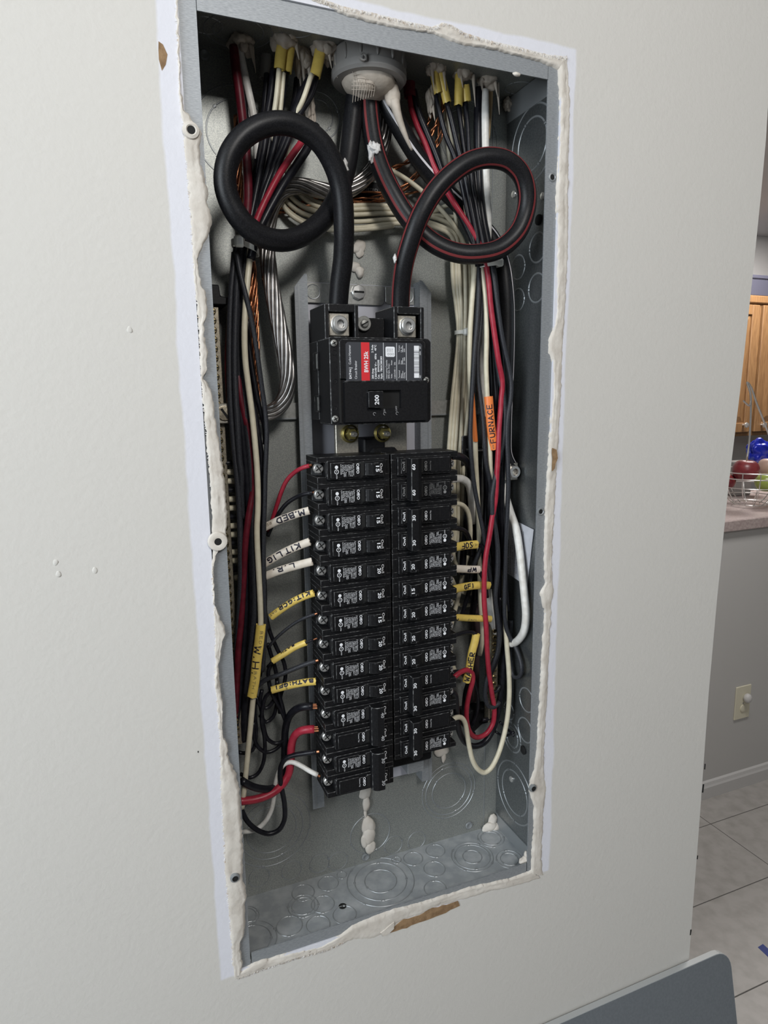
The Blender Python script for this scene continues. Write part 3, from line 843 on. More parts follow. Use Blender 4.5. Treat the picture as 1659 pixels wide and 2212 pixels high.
arc = [(20 + 6 * math.cos(math.radians(a_)), PT - 16 + 6 * math.sin(math.radians(a_))) for a_ in range(-90, 1, 15)]
MB().prism([(-62, PT - 2), (26, PT - 2)] + arc[::-1] + [(-62, PT - 22)], 'y', 86.5, 88.5).build('top_strap', M['zinc'], pan, bevel=0.4)
MB().prism([(28, PT - 2), (62, PT - 2), (62, PT - 20), (30, PT - 20), (28, PT - 18)], 'y', 87.5, 89).build('top_strap', M['zinc'], pan, bevel=0.4)
for x in (-53, 53):
    h = MB().lathe((x, 86.4, PT - 11), BACK, [(7.6, 0), (7.4, 0.5), (6.6, 0.3)], 22).build('round_hole', M['groove'], pan, smooth=True)
    MB().lathe((x, 86.4, PT - 11), BACK, [(6.7, 0.25), (0.1, 0.25)], 20).build('opening', M['galv'], h)
c = Vector([(-4,85,235.5)][0])
s_ = MB().lathe(c, BACK, [(8, -1.5), (8, 1), (7, 2), (0.1, 2.6)], 8).build('hex_screw', M['bright'], pan, smooth=True)
MB().box(c.x - 5.5, c.x + 5.5, c.y - 2.9, c.y - 2.2, c.z - 0.9, c.z + 0.9).build('slot', M['void'], s_)
for x0, x1 in ((-39, -19), (14, 36)):
    MB().box(x0 - 5, x1, 52, 58, 62, 101).build('bus_bar', M['tin'], pan, bevel=0.8)
MB().box(-14, 10, 50, 80, 60, 84).build('bus_insulator', M['black'], pan, bevel=1.5)
MB().box(-10, 22, 40, 80, 60, 74).build('bus_insulator', M['black'], pan, bevel=4)
for c in ([(-28.9,48,89.5)], [(7.1,48,88.8)]):
    c = Vector(c[0])
    n_ = MB().lathe(c, BACK, [(9.5, -4), (9.5, -2), (7.6, -1), (7.6, 0)], 24).lathe(c, BACK, [(6.6, -1), (6.6, 4.5), (5.6, 5.4), (3, 5.6)], 6).build('flange_nut', M['yellow_zinc'], pan, smooth=True, angle=25)
    MB().lathe(c, BACK, [(2.9, 0), (2.9, 13), (2.2, 14), (0.1, 14)], 12).build('stud', M['tin'], n_, smooth=True)
MB().box(-66, 66, 54, 75, -300, 66).build('bus_support', M['black'], pan, bevel=2)
MB().box(-56, 58, 84, 88, PB + 8, PB + 40).build('end_plate', M['pan'], pan, bevel=1)
MB().box(38, 60, 62, 86, -318, -292).build('end_bracket', M['galv_top'], pan, bevel=1)

# ------------------------------------------------------------------ main breaker
mb_ = thing('main_breaker', 'large black two-pole main circuit breaker with grey rating label and 200 toggle', 'circuit breaker', (-9, 30, 101))
L_, R_ = -62.0, 43.5
zb, zt = 100.5, 182.5
h = MB()
h.prism([(L_ + 3, zb), (R_ - 3, zb), (R_, zb + 3), (R_, zt - 3), (R_ - 3, zt), (L_ + 1, zt), (L_, zt - 1), (L_, zb + 1)], 'y', 9, 46)
h.prism([(L_ - 0.5, zb + 4), (R_, zb + 4), (R_, zt - 1), (L_ - 0.5, zt - 1)], 'y', 46.6, 74)
h.build('housing', [M['black'], M['worn']], mb_, bevel=0.7, worn=True)
MB().prism([(-53, 144), (36, 144), (36, 178), (33.5, 180.5), (-50.5, 180.5), (-53, 178)], 'y', 6.2, 9).build('label_field', [M['black'], M['worn']], mb_, bevel=0.6, worn=True)
f_ = MB()
tx0, tx1, tz0, tz1 = -26.0, 8.5, 115.5, 133.0       # toggle window
for x0, x1, z0, z1 in ((-49.5, tx0, 103, 140.5), (tx1, 37, 103, 140.5), (tx0, tx1, tz1, 140.5), (tx0, tx1, 103, tz0)):
    f_.box(x0, x1, 3.8, 9, z0, z1)
f_.build('cover_plate', M['black'], mb_)
MB().prism([(-49.8, 140.5), (37.3, 140.5), (36, 142), (-48.5, 142)], 'y', 4.0, 9).build('cover_ridge', [M['black'], M['worn']], mb_, bevel=0.5, worn=True)
MB().box(tx0, tx1, 8.2, 8.9, tz0, tz1).build('toggle_slot', M['void'], mb_)
tg = MB().prism([(-27, 116.5), (-13, 116.5), (-12.5, 117), (-12.5, 131.5), (-13, 132), (-26.5, 132), (-27.5, 131), (-27.5, 117.5)], 'y', -1.5, 8.5).build('toggle', [M['black'], M['worn']], mb_, bevel=0.9, worn=True)
MB().text('200', (-17.2, -1.75, 119.2), (0, 0, 1), (-1, 0, 0), 4.4, 9.2, bold=True).build('rating_number', M['print'], tg)
MB().box(-54, -52, 7.5, 9.2, zb + 2, zt - 2).build('cover_groove', M['void'], mb_)
ly = 5.6
MB().prism([(-47, 142), (32.2, 142), (32.2, 176), (30.5, 177.7), (-45, 177.7), (-47, 175.7)], 'y', ly, 6.4).build('rating_label', M['label'], mb_)
lx = lambda p: -47 + (p - 747) / 163.0 * 79.2
lz = lambda p: 142 + (824 - p) / 86.0 * 35.7
rb = MB().box(lx(778.5), lx(796), ly - 0.12, ly, 142, 177.6).build('red_band', M['red_band'], mb_)
pr = MB()


def lt(s, px_base, py0, hgt_px, py1, y=ly - 0.2, mbq=None, bold=False):
    (mbq or pr).text(s, (lx(px_base), y, lz(py0)), (0, 0, 1), (-1, 0, 0), hgt_px * 0.486, (py0 - py1) * 0.415, bold=bold)


lt('EAT', 757.5, 819.5, 4.6, 806, bold=True)
lt('N', 757.5, 803, 4.6, 798.5, bold=True)
pr.lathe((lx(755.3), ly - 0.15, lz(804.6)), BACK, [(0.55, 0), (0.1, 0.05)], 10)
lt('|', 758.5, 796, 6, 794.8)
lt('Cutler-Hammer', 757, 787.5, 4.8, 744.5)
lt('Circuit Breaker', 769, 820, 4.8, 779)
lt('BWH 25k', 792.5, 805, 8.6, 758, ly - 0.35, bold=True)
for s, b_, p0, p1 in (('200 Amp', 804, 820, 796.5), ('2 Pole', 804, 761, 743.5), ('120/240 V~', 810.3, 820, 782), ('60Hz', 810.3, 776, 763), ('40°C', 810.3, 757, 743.5), ('Cat.   BWH2200', 816.3, 820, 777), ('Style  7803C08G83', 822.5, 820, 769)):
    lt(s, b_, p0, 4.0, p1, bold=True)
for s, b_, p0, p1 in (('Interrupting Capacity', 833, 819, 777), ('RMS Sym. Amps', 838, 819, 785.5), ('Volts', 843.8, 819, 809), ('Amps', 843.8, 789, 778), ('120/240 ~', 851, 819, 793), ('25k', 851, 789, 781.5),
                      ('Terminal', 860.5, 819, 801), ('Wire', 865.5, 819, 808), ('CU/AL', 872, 819, 805), ('Wire', 860.5, 787, 777), ('Size', 865.5, 787, 778), ('2 - 300', 872, 787, 771), ('Torque', 860.5, 759, 744), ('Lb. In.', 865.5, 759, 746), ('250', 872, 759, 751), ('MEC', 907, 818.5, 811.5), ('5494', 907, 765, 757), ('8FT', 907, 750.5, 745)):
    lt(s, b_, p0, 3.2, p1)
for x in (825.6, 853.8, 875):
    pr.box(lx(x) - 0.18, lx(x) + 0.18, ly - 0.12, ly, 142.2, 177.5)
for z0, z1 in ((819, 802), (787, 772), (759, 744)):
    pr.box(lx(867.0) - 0.15, lx(867.0) + 0.15, ly - 0.12, ly, lz(z0), lz(z1))
rnd = random.Random(4)
pr.box(lx(892), lx(903), ly - 0.12, ly, lz(818), lz(807))
pr.box(lx(892), lx(903), ly - 0.12, ly, lz(754.5), lz(744))
p = 805.5
while p > 756:
    w_ = rnd.choice((0.6, 0.6, 1.1, 1.6, 2.6))
    pr.box(lx(892), lx(903), ly - 0.12, ly, lz(p), lz(p - w_))
    p -= w_ + rnd.choice((0.5, 0.7, 1.1))
pr.prism([(lx(830), lz(768)), (lx(832), lz(770)), (lx(848), lz(770)), (lx(850), lz(768)), (lx(850), lz(749)), (lx(848), lz(747)), (lx(832), lz(747)), (lx(830), lz(749))], 'y', ly - 0.12, ly)
o = pr.build('label_print', M['print'], mb_)
o['kind'] = 'stuff'
q = MB()
for x, z in ((836, 764), (841, 764), (846, 764)):
    q.lathe((lx(x), ly - 0.2, lz(z)), BACK, [(1.0, 0), (0.75, 0)], 12)
for k, x in enumerate((834, 837.5, 841, 844.5)):
    q.text('LISTED'[: 6 - k], (lx(x) + 0.4, ly - 0.2, lz(759)), (0, 0, 1), (-1, 0, 0), 0.9, 3.2)
q.build('approval_print', M['ink'], mb_)
q = MB()
for px_, z0 in ((803, 892), (825, 894), (852, 892)):
    q.lathe((lx(px_), 3.6, lz(px_ * 0 + 900)), BACK, [(1.5, 0), (1.15, 0)], 14, 0, (0.3, 4.9))
q.text('OFF', (lx(852), 3.6, lz(895)), (0, 0, 1), (-1, 0, 0), 1.8, 5)
q.text('ON', (lx(826), 3.6, lz(897)), (0, 0, 1), (-1, 0, 0), 1.8, 3)
q.build('moulded_marks', M['print_grey'], mb_)


def cross_screw(c, r, m, parent, slot='+', hgt_=2.0, name='screw'):
    c = Vector(c)
    s1 = MB().lathe(c, BACK, [(r, -1), (r, hgt_ * 0.4), (r * 0.75, hgt_ * 0.85), (0.1, hgt_)], 18).build(name, m, parent, smooth=True)
    k = MB()
    a = 0.5
    for q_ in ((0, 1) if slot == '+' else (0,)):
        d = Vector((math.cos(a + q_ * 1.571), 0, math.sin(a + q_ * 1.571)))
        n_ = Vector((-d.z, 0, d.x))
        w1, l1 = r * 0.13, r * (0.62 if slot == '+' else 0.85)
        y = c.y - hgt_ - 0.1
        v = [c + d * (s * l1) + n_ * (t_ * w1) for s, t_ in ((-1, -1), (1, -1), (1, 1), (-1, 1))]
        v = [Vector((p_.x, yy, p_.z)) for yy in (y, y + 0.9) for p_ in v]
        k.add(v, [(0, 1, 2, 3), (4, 5, 6, 7), (0, 1, 5, 4), (1, 2, 6, 5), (2, 3, 7, 6), (3, 0, 4, 7)])
    if parent.parent is None:
        k.build('slot', M['void'], s1)
    return s1


for c in ([(-57.6,8.6,176.7)], [(-58.2,8.6,106.5)], [(37.7,8.6,142.3)]):
    cross_screw(c[0], 3.2, M['zinc'], mb_)
rings = MB()
for c in ([(-57.3,8.9,167.9)], [(-57.6,8.9,141.5)], [(-58.3,8.9,116.5)], [(38.9,8.9,152.3)]):
    rings.lathe(c[0], BACK, [(2.6, 0), (2.3, 0.2), (2.0, 0)], 18)
rings.build('mould_ring', M['black'], mb_)
for z0, z1 in ((154, 170), (113, 128)):
    MB().box(-63.0, -61.8, 44, 58, z0, z1).build('side_window', M['void'], mb_)
    MB().box(-63.4, -62.0, 43.4, 44.2, z0 - 0.8, z1 + 0.8).box(-63.4, -62, 58, 58.8, z0 - 0.8, z1 + 0.8).box(-63.4, -62, 43.4, 58.8, z1, z1 + 0.8).box(-63.4, -62, 43.4, 58.8, z0 - 0.8, z0).build('window_rim', [M['black'], M['worn']], mb_, bevel=0.2, worn=True)
    w_ = MB()
    for k in range(3):
        w_.box(-63.3, -62.6, 45 + k * 1.5, 45.8 + k * 1.5, z0 + 1, z1 - 1)
    w_.build('arc_plate', M['zinc'], mb_)

for x0, x1, sg in ((-61.5, -27.5, 1), (9.5, 42.5, -1)):
    b_ = MB()
    b_.box(x0, x0 + 4, 22, 72, 181, 214)
    b_.box(x1 - 4, x1, 22, 72, 181, 214)
    b_.box(x0 + 4, x1 - 4, 22, 72, 207, 214)
    b_.box(x0 + 4, x1 - 4, 60, 72, 181, 207)
    b_.build('lug_block', [M['black'], M['worn']], mb_, bevel=0.7, worn=True)
    lx0 = x0 + 5 if sg > 0 else x0 + 5
    c = ((lx0 + lx0 + 20) / 2, 25, 195.5)
    lg = MB().box(lx0, lx0 + 20.5, 25, 52, 184.5, 206).build('lug', M['tin'], mb_, bevel=0.8)
    sN = MB().lathe(c, BACK, [(8.4, 0), (8.4, 1.2), (7.6, 2.0)], 26).lathe(c, BACK, [(7.4, 0), (7.4, 5.4), (6.6, 6.4), (4.1, 6.4), (4.1, 2.5)], 26).lathe(c, BACK, [(4.1, 2.4), (0.1, 2.0)], 6)
    sN.build('lug_screw', M['bright'], lg, smooth=True, angle=30)
MB().box(-26, 9, 46, 72, 181, 205).build('centre_bridge', [M['black'], M['worn']], mb_, bevel=0.8, worn=True)
c = [(-13.9,44,199)][0]
MB().lathe(c, BACK, [(7.4, -2), (7.4, 1), (6.8, 1.6), (4.5, 1.6)], 22).build('washer', M['zinc'], mb_, smooth=True)
cross_screw((c[0], c[1] - 1.5, c[2]), 4.4, M['zinc'], mb_, '-', 2.5)


# ------------------------------------------------------------------ branch breakers
PITCH, TOPZ = 25.7, 70.2


def mid(i):
    return TOPZ - PITCH * (i + 0.5)


LINES = ('Cutler-Hammer', 'Type BR115', 'Type C115', '120/240V~', 'Cu/Al', 'HACR Type', '1 Pole SWD', 'ETN:E-7', 'LA14255B')
LINES2 = ('Cutler-Hammer', 'Type BR230', 'Type C230', '120/240V~', 'Cu/Al', 'HACR Type', '2 Pole 240', 'ETN:E-7', 'LA14255B')


def pole_parts(t, z, lines, single, pm='print'):
    """one pole, drawn for the left column: terminal at x = -76.5, centre seam at x = 0; z is its middle"""
    hz = PITCH / 2 - 0.25
    full = [(-76.3, 13), (-0.9, 13), (-0.9, 52), (-76.3, 52)]
    notch = [(-67.5, 13), (-0.9, 13), (-0.9, 52), (-76.3, 52), (-76.3, 34), (-67.5, 27)]
    hb = MB()
    hb.prism(full, 'z', z + 7.4, z + hz)
    hb.prism(notch, 'z', z - 6.6, z + 7.4)
    hb.prism(full, 'z', z - hz, z - 6.6)
    hb.build('housing', [M['black'], M['worn']], t, bevel=0.45, worn=True)
    fp = MB()
    fp.prism([(-67.3, z - 8.2), (-66.2, z - 9.3), (-7.4, z - 9.3), (-6.6, z - 8.5), (-6.6, z + 8.5), (-7.4, z + 9.3), (-66.2, z + 9.3), (-67.3, z + 8.2)], 'y', 9.6, 13.2)
    fp.prism([(-64.5, z - 7.6), (-9.5, z - 7.6), (-9.5, z + 7.2), (-33, z + 7.2), (-34, z + 6), (-42, z + 6), (-43, z + 7.2), (-64.5, z + 7.2)], 'y', 7.6, 9.7)
    fp.build('face_plate', [M['black'], M['worn']], t, bevel=0.4, worn=True)
    MB().box(-33.6, -30.2, 7.4, 7.7, z - 6.4, z + 6.4).box(-15.6, -14.2, 7.4, 7.7, z - 6.4, z + 6.4).build('toggle_slot', M['void'], t)
    pr_ = MB()
    Y = 7.35
    RD, UP = (0, 0, -1), (1, 0, 0)

    def tx(s, x, z0, hh, ln, bold=False):
        pr_.text(s, (x, Y, z + z0), RD, UP, hh, ln, bold=bold)
    tx('Off/O', -38.2, 5.6, 2.9, 10.0, True)
    tx('On/I', -13.4, 4.6, 2.7, 9.2, True)
    if lines:
        for k, s in enumerate(lines):
            ln = min(11.5, 1.25 * len(s))
            tx(s, -41.6 - k * 1.62, 5.6 - (0 if k in (0, 8) else 0.8), 1.2, ln)
        pr_.lathe((-58.6, Y, z + 3.0), BACK, [(1.7, 0), (0.1, 0)], 14)
        pr_.lathe((-58.6, Y, z - 1.4), BACK, [(2.3, 0), (1.75, 0)], 18)
        pr_.text('UL', (-59.2, Y, z - 0.3), RD, UP, 1.4, 2.0)
        pr_.text('LISTED', (-59.1, Y, z - 4.2), RD, UP, 1.2, 4.0)
    else:
        tx('Common Trip', -42.6, 5.4, 1.5, 9.6)
    o_ = pr_.build('face_print', M[pm], t)
    o_['kind'] = 'stuff'
    cw = MB().box(-75, -69, 24.5, 28, z - 3.6, z + 5.6).build('wire_clamp', M['zinc'], t, bevel=0.6)
    c = Vector((-72.2, 22.5, z + 1.2))
    sw = MB().lathe(c, BACK, [(4.9, -3.5), (4.9, 0.6), (4.2, 1.4), (0.1, 1.7)], 16).build('terminal_screw', M['bright'], t, smooth=True)
    k_ = MB()
    for a in (0.6, 2.17):
        d = Vector((math.cos(a), 0, math.sin(a)))
        n_ = Vector((-d.z, 0, d.x))
        v = [c + d * (s * 3.6) + n_ * (u * 0.55) + Vector((0, -1.8, 0)) for s, u in ((-1, -1), (1, -1), (1, 1), (-1, 1))]
        k_.add(v, [(0, 1, 2, 3)])
    k_.build('slot', M['void'], sw)
    if single:
        tg_ = MB().prism([(-30, 9), (-30, 4.4), (-27.5, 2.4), (-23, 0.9), (-16.2, 0.9), (-15.8, 9)], 'z', z - 6, z + 6)
        tg_.prism([(-26, 2.4), (-21.5, 1.0), (-21.5, -0.4), (-25, 0.6)], 'z', z + 3.8, z + 6)
        tg_.build('toggle', [M['black'], M['worn']], t, bevel=0.4, worn=True)


def number(s, t, z, y=0.6, pm='print'):
    MB().text(s, (-20.4, y, z + 3.0), (0, 0, -1), (1, 0, 0), 3.6, 6.0, bold=True).build('rating_number', M[pm], t)


ONE = {}


def single(side, i, amps, label, group=None):
    key = amps
    z = mid(i)
    rot = (0, math.pi, 0) if side > 0 else None
    if key not in ONE:
        t = thing('circuit_breaker', label, 'circuit breaker', (0, 30, 0), group)
        if not ONE:
            pole_parts(t, 0, LINES, True)
        else:
            first = next(iter(ONE.values()))
            for ch in list(first.children):
                if not ch.name.startswith('rating_number'):
                    c = ch.copy()
                    col.objects.link(c)
                    c.parent = t
                    for g in list(ch.children):
                        d = g.copy()
                        col.objects.link(d)
                        d.parent = c
        number(amps, t, 0)
        ONE[key] = t
        t.location = Vector((0, 30, z)) * S
        if rot:
            t.rotation_euler = rot
            t.location.y = 0.030
    else:
        t = copy_tree(ONE[key], (0, 30, z), rot, label, group)
        if not rot:
            t.rotation_euler = (0, 0, 0)
    return t


TWO = {}


def double(side, i, amps, label, first_plain=False):
    z = TOPZ - PITCH * (i + 1)
    rot = (0, math.pi, 0) if side > 0 else None
    key = (amps, first_plain, side)
    pm = 'print_dim' if amps == '60' else 'print'
    if key not in TWO:
        t = thing('double_breaker', label, 'circuit breaker', (0, 30, 0))
        pole_parts(t, PITCH / 2, None if first_plain else LINES2, False, pm)
        pole_parts(t, -PITCH / 2, LINES2 if first_plain else None, False, pm)
        b_ = MB().prism([(-29.5, 9), (-29.5, 2), (-27.5, -0.4), (-24, -2.2), (-16.4, -2.2), (-15.8, 9)], 'z', -PITCH / 2 - 8.6, PITCH / 2 + 8.6)
        b_.build('handle_tie', [M['black'], M['worn']], t, bevel=0.6, worn=True)
        if amps:
            number(amps, t, PITCH / 2, -2.5, 'print_grey' if side < 0 else 'print')
            number(amps, t, -PITCH / 2, -2.5, 'print_grey' if side < 0 else 'print')
        TWO[key] = t
        t.location = Vector((0, 30, z)) * S
        if rot:
            t.rotation_euler = rot
        return t
    t = copy_tree(TWO[key], (0, 30, z), rot, label)
    if not rot:
        t.rotation_euler = (0, 0, 0)
    return t


# left column, from the top down; labels name the wire that lands on each
single(-1, 0, '15', 'topmost left breaker, 15 amp, fed by the thin red wire')
single(-1, 1, '15', '15 amp left breaker fed by a thin black wire below the red one')
single(-1, 2, '15', '15 amp left breaker at the white M.BED tag')
single(-1, 3, '15', '15 amp left breaker at the white KIT tag')
single(-1, 4, '20', '20 amp left breaker at the white L.R. tag')
single(-1, 5, '20', '20 amp left breaker at the yellow KIT tag')
single(-1, 6, '15', '15 amp left breaker just below the yellow KIT tag, thin black wire')
single(-1, 7, '20', '20 amp left breaker at the short yellow tag with its copper end showing')
single(-1, 8, '20', '20 amp left breaker between the short yellow tag and the yellow BATH tag')
single(-1, 9, '20', '20 amp left breaker at the yellow BATH tag')
double(-1, 10, '40', '40 amp double breaker with thick black and thick red wires')
double(-1, 12, '30', 'lowest left double breaker, thin black and white wires')
# right column
double(1, 0, '60', '60 amp double breaker at the top of the right column')
double(1, 2, '30', '30 amp double breaker just below the 60 amp one')
single(1, 4, '20', '20 amp right breaker at the white WP tag')
single(1, 5, '15', '15 amp right breaker at the yellow GFI tag')
single(1, 6, '20', '20 amp right breaker at the yellow tag below the GFI tag')
single(1, 7, '20', '20 amp right breaker wired to the hanging yellow WASHER tag')
single(1, 8, '20', '20 amp right breaker directly above the red-wired double breaker')
double(1, 9, '30', '30 amp right double breaker with the red wire')
double(1, 11, '30', 'lowest right double breaker, 30 amp, with a looping cream wire')


# ------------------------------------------------------------------ conductors
def wire(name, label, m, r, path, group=None, n=10, copper=None, cat='wire', step=4.0):
    o = MB().tube(path, r, n, 0, step).build(name, m, None, path[0], smooth='all')
    tag(o, label, cat, group)
    if copper:
        e = Vector(path[0])
        d = (e - Vector(path[1])).normalized()
        mb = MB()
        k = max(1, int(r / 1.5))
        if k > 1:
            for a in range(5):
                t = a * 2 * math.pi / 5
                off = Vector((0, math.cos(t), math.sin(t))) * r * 0.5
                mb.tube([e + off - d, e + off + d * copper], 0.9, 6)
        else:
            mb.tube([e - d, e + d * copper], r * 0.55, 8)
        mb.build('copper_end', M['copper'], o, smooth=True)
    return o


def twisted(name, label, m, path, r, strands, turns_per_mm, rs, cat, group=None, n=7, step=3.0, part='strand'):
    """strands laid helically round a path; each strand is a part"""
    pts = resample(path, step)
    T, N, B = frames(pts)
    t = thing(name, label, cat, path[0], group)
    for k in range(strands):
        L = 0.0
        pl = []
        for i, p in enumerate(pts):
            if i:
                L += (pts[i] - pts[i - 1]).length
            a = 2 * math.pi * (k / strands + L * turns_per_mm)
            pl.append(p + (N[i] * math.cos(a) + B[i] * math.sin(a)) * r)
        MB().tube(pl, rs, n, 0, smooth_path=False).build(part, m, t, smooth='all')
    return t


def cable(name, label, path, r, stripes=(), cat='cable', n=28):
    t = thing(name, label, cat, path[-1])
    MB().tube(path, r, n, 0, 4.0).build('sheath', M['big'], t, smooth='all')
    for phi, half, m, tw in stripes:
        MB().ribbon(path, r, phi, half, 0, 4.0, 0.25, tw).build('stripe', m, t, smooth='all')
    return t


# the three service cables
cable('service_cable', 'thick plain black service cable looped above the main breaker, left lug',
      [(-10.5,64,416.5),(-13.4,64,397.5),(-17.5,62,375.5),(-21,60,357.6),(-26.7,56,339),(-37.5,48,316.9),(-54.3,38,293.5),(-78.1,28,274.7),(-100.8,20,266.6),(-122.1,14,268.5),(-138.5,10,278.9),(-148.2,8,294.4),(-150.8,6,310.1),(-145.9,4,328.1),(-133.3,3,344),(-116.4,3,354.4),(-99.2,4,358.8),(-81.1,6,357),(-65.3,8,348.7),(-53.6,11,334.9),(-46,14,319.1),(-42.3,17,302.4),(-40.3,22,279.4),(-39.1,30,256.2),(-40.3,38,234.2),(-40.8,44,212),(-40.9,46,202.5)], 9.6)
cable('striped_service_cable', 'thick black service cable with red stripe, looped at the right lug',
      [(2.7,62,417.6),(3,60,396.1),(4.9,56,372),(9,50,349.4),(17.6,42,324.7),(32.8,34,298.3),(54.3,26,276.9),(77.1,20,267.6),(98.1,15,266.6),(122.5,11,272.7),(141.1,8,288.9),(149.2,6,309.9),(148.5,4,326.8),(140.8,3,342.2),(125.5,3,352.1),(106.1,4,354),(86.8,6,349.6),(67.7,8,338.2),(49.3,11,320.6),(35.4,15,298.3),(27.7,21,275.7),(24.2,29,255.5),(24.4,38,235),(25.8,44,214.2),(26.5,46,204.4)], 9.6,
      ((0.45, 0.13, M['stripe_r'], 0.5), (-0.75, 0.11, M['stripe_r'], -0.5)))
cable('neutral_service_cable', 'thick black service cable with white stripe running down the right side to the neutral lug',
      [(15.1,62,425.6),(23.8,60,406.9),(38.7,60,385.9),(55.4,62,366.8),(75.9,64,348.2),(101.6,66,329.8),(127.1,66,311.9),(146.5,64,292.9),(155.7,60,268.6),(159.7,58,239.2),(161.7,58,204.5),(161.9,58,164.1),(162.2,60,122.9),(163,62,86),(164.8,62,56.5),(172.7,60,40)], 9.2,
      ((0.45, 0.11, M['stripe_w'], lambda t: -1.5 * min(1.0, t * 1.7)),))
twisted('bare_neutral_cable', 'bare stranded aluminium neutral cable curving to the left bus bar', M['alum'],
        [(20.2,70,423.2),(22.3,72,405.1),(22.3,74,384.2),(13.8,74,361.5),(-2.7,74,341.4),(-24.5,76,328.9),(-46.3,76,329.9),(-68.1,74,330.7),(-84,72,324.4),(-96,70,309),(-102.3,66,288.6),(-104.7,62,266.6),(-104,58,240.6),(-101.1,54,214.5),(-97.7,50,188.3),(-94.2,48,164.3),(-92.7,48,144.4),(-95.6,52,127.5),(-104,56,115.9),(-117.7,60,110.7),(-131.1,62,110.1),(-144.2,64,111.3)], 5.8, 9, 0.0050, 2.25, 'cable')


def ranked(paths, z, words):
    """label words for alike wires, in order from left to right where they pass height z"""
    def x_at(p):
        q = min(resample(p, 6.0), key=lambda v: abs(v.z - z))
        return q.x
    order = sorted(range(len(paths)), key=lambda i: x_at(paths[i]))
    names = ['leftmost', 'second from the left', 'third from the left', 'fourth from the left', 'fifth from the left', 'sixth from the left', 'seventh from the left',
             'eighth from the left', 'ninth from the left', 'tenth from the left', 'eleventh from the left', 'twelfth from the left']
    n = len(paths)
    out = [None] * n
    for k, i in enumerate(order):
        w = 'rightmost' if k == n - 1 else names[k]
        if n > 6 and k == n - 2:
            w = 'second from the right'
        out[i] = words % w
    return out


# ---------------- left bundle, from the openings at the top down to the tie
G = 'black wires fanning down to the left tie'
GL = 'black insulated wire fanning down through the left loop to the white tie'
wire('red_wire', 'thick red wire dropping from the leftmost opening behind the left loop', M['w_dred'], lambda t: 4.2 - 1.6 * min(1, max(0, (t - 0.4) * 6)), [(-127.1,62,439.2),(-126.4,60,419.5),(-124.9,58,399.9),(-123.5,56,376.2),(-122.6,52,351.7),(-122.9,48,326.9),(-124.3,44,305.9),(-127.8,40,284.8),(-129.6,44,267.6),(-131.8,54,255.1),(-137.5,56,238.6),(-141.8,55,217.4),(-145.7,54,196.2),(-149.4,53,162),(-150,53,127.4),(-147.7,53,96.5),(-145.1,53,78.6)])
wire('white_wire', 'white wire dropping from the leftmost opening beside the thick red one', M['w_white'], 3.6, [(-121.7,66,441.8),(-119.5,64,426.1),(-116.3,62,406.6),(-113,60,386.8),(-110.9,60,367.5),(-110.1,60,347.7),(-110,60,323.6),(-113.3,58,298.3),(-118.8,54,272.4),(-123.5,46,254.1)])
wire('black_wire', 'black wire close behind the white wire at the leftmost opening', M['w_black'], 2.8, [(-123.9,66,439.6),(-121.4,66,415.1),(-119,64,387.5),(-118.8,60,354.7),(-119.9,54,320.9),(-123.8,46,290.5),(-129.2,42,265.2)])
FAN_L = ([(-93.3,56,423),(-96.8,54,402.4),(-101.6,52,381.5),(-105.3,50,356.9),(-112.7,46,327.3),(-120.8,42,297.8),(-130,40,264.7)],
          [(-81.3,56,421.7),(-85.1,54,404),(-89.5,52,383.1),(-97.4,48,353.3),(-108.3,44,321.3),(-118.8,41,291.7),(-128.6,39,264.6)],
          [(-59.3,56,421.2),(-68.3,54,406.4),(-76.3,50,388.1),(-86.8,47,362.1),(-99.3,43,335.8),(-112.2,41,306.2),(-125.4,40,265)],
          [(-52.7,54,421.3),(-59.2,52,405),(-71.3,49,386.4),(-83.8,45,361.8),(-96.1,42,335.8),(-109.6,39,305.9),(-125.7,38,266.6)],
          [(-96.7,66,422.7),(-100.4,64,397.9),(-105.3,60,368.2),(-111.4,54,337.8),(-118.7,47,303.2),(-130.3,43,265.3)],
          [(-68.1,66,423.1),(-73.7,62,396.8),(-89.1,55,364.5),(-103.2,49,333.2),(-117.4,44,298.6),(-127.5,42,265.3)],
          [(-88.8,60,405.8),(-94.7,58,380.7),(-103.2,54,346.6),(-114.7,48,311.8),(-124.6,44,282),(-133.2,44,263.3)],
          [(-107.8,62,360.6),(-112.9,58,334.8),(-119.4,50,303.9),(-131.5,44,263.4)])
for p, lb in zip(FAN_L, ranked(FAN_L, 330.0, 'black wire of the fan inside the left loop, %s')):
    wire('black_wire', lb, M['w_black'], 2.9, p, G)
wire('red_wire', 'bright red wire crossing inside the left loop beside a thick black one', M['w_red'], 3.1, [(-62.4,50,381.2),(-69.9,46,363.8),(-82,41,347.3),(-95.4,37,328.9),(-107.4,35,309.1),(-116.9,34,291.4),(-124,36,274.3),(-127.1,44,265.7),(-132.4,52,250.6),(-136.8,56,234.5)])
wire('black_wire', 'thick black wire hugging the bright red one inside the left loop', M['w_black'], 4.0, [(-55.5,52,379.6),(-63.6,48,360.4),(-75.6,44,342.6),(-90.9,39,321.6),(-102.9,37,302.9),(-112.4,36,286.7),(-120.6,37,270.3),(-125.5,38,252.5)])
G = 'cream wires crossing behind the loops'
GL = 'cream neutral wire crossing from the left openings to the right bundle behind the loops'
rnd = random.Random(8)
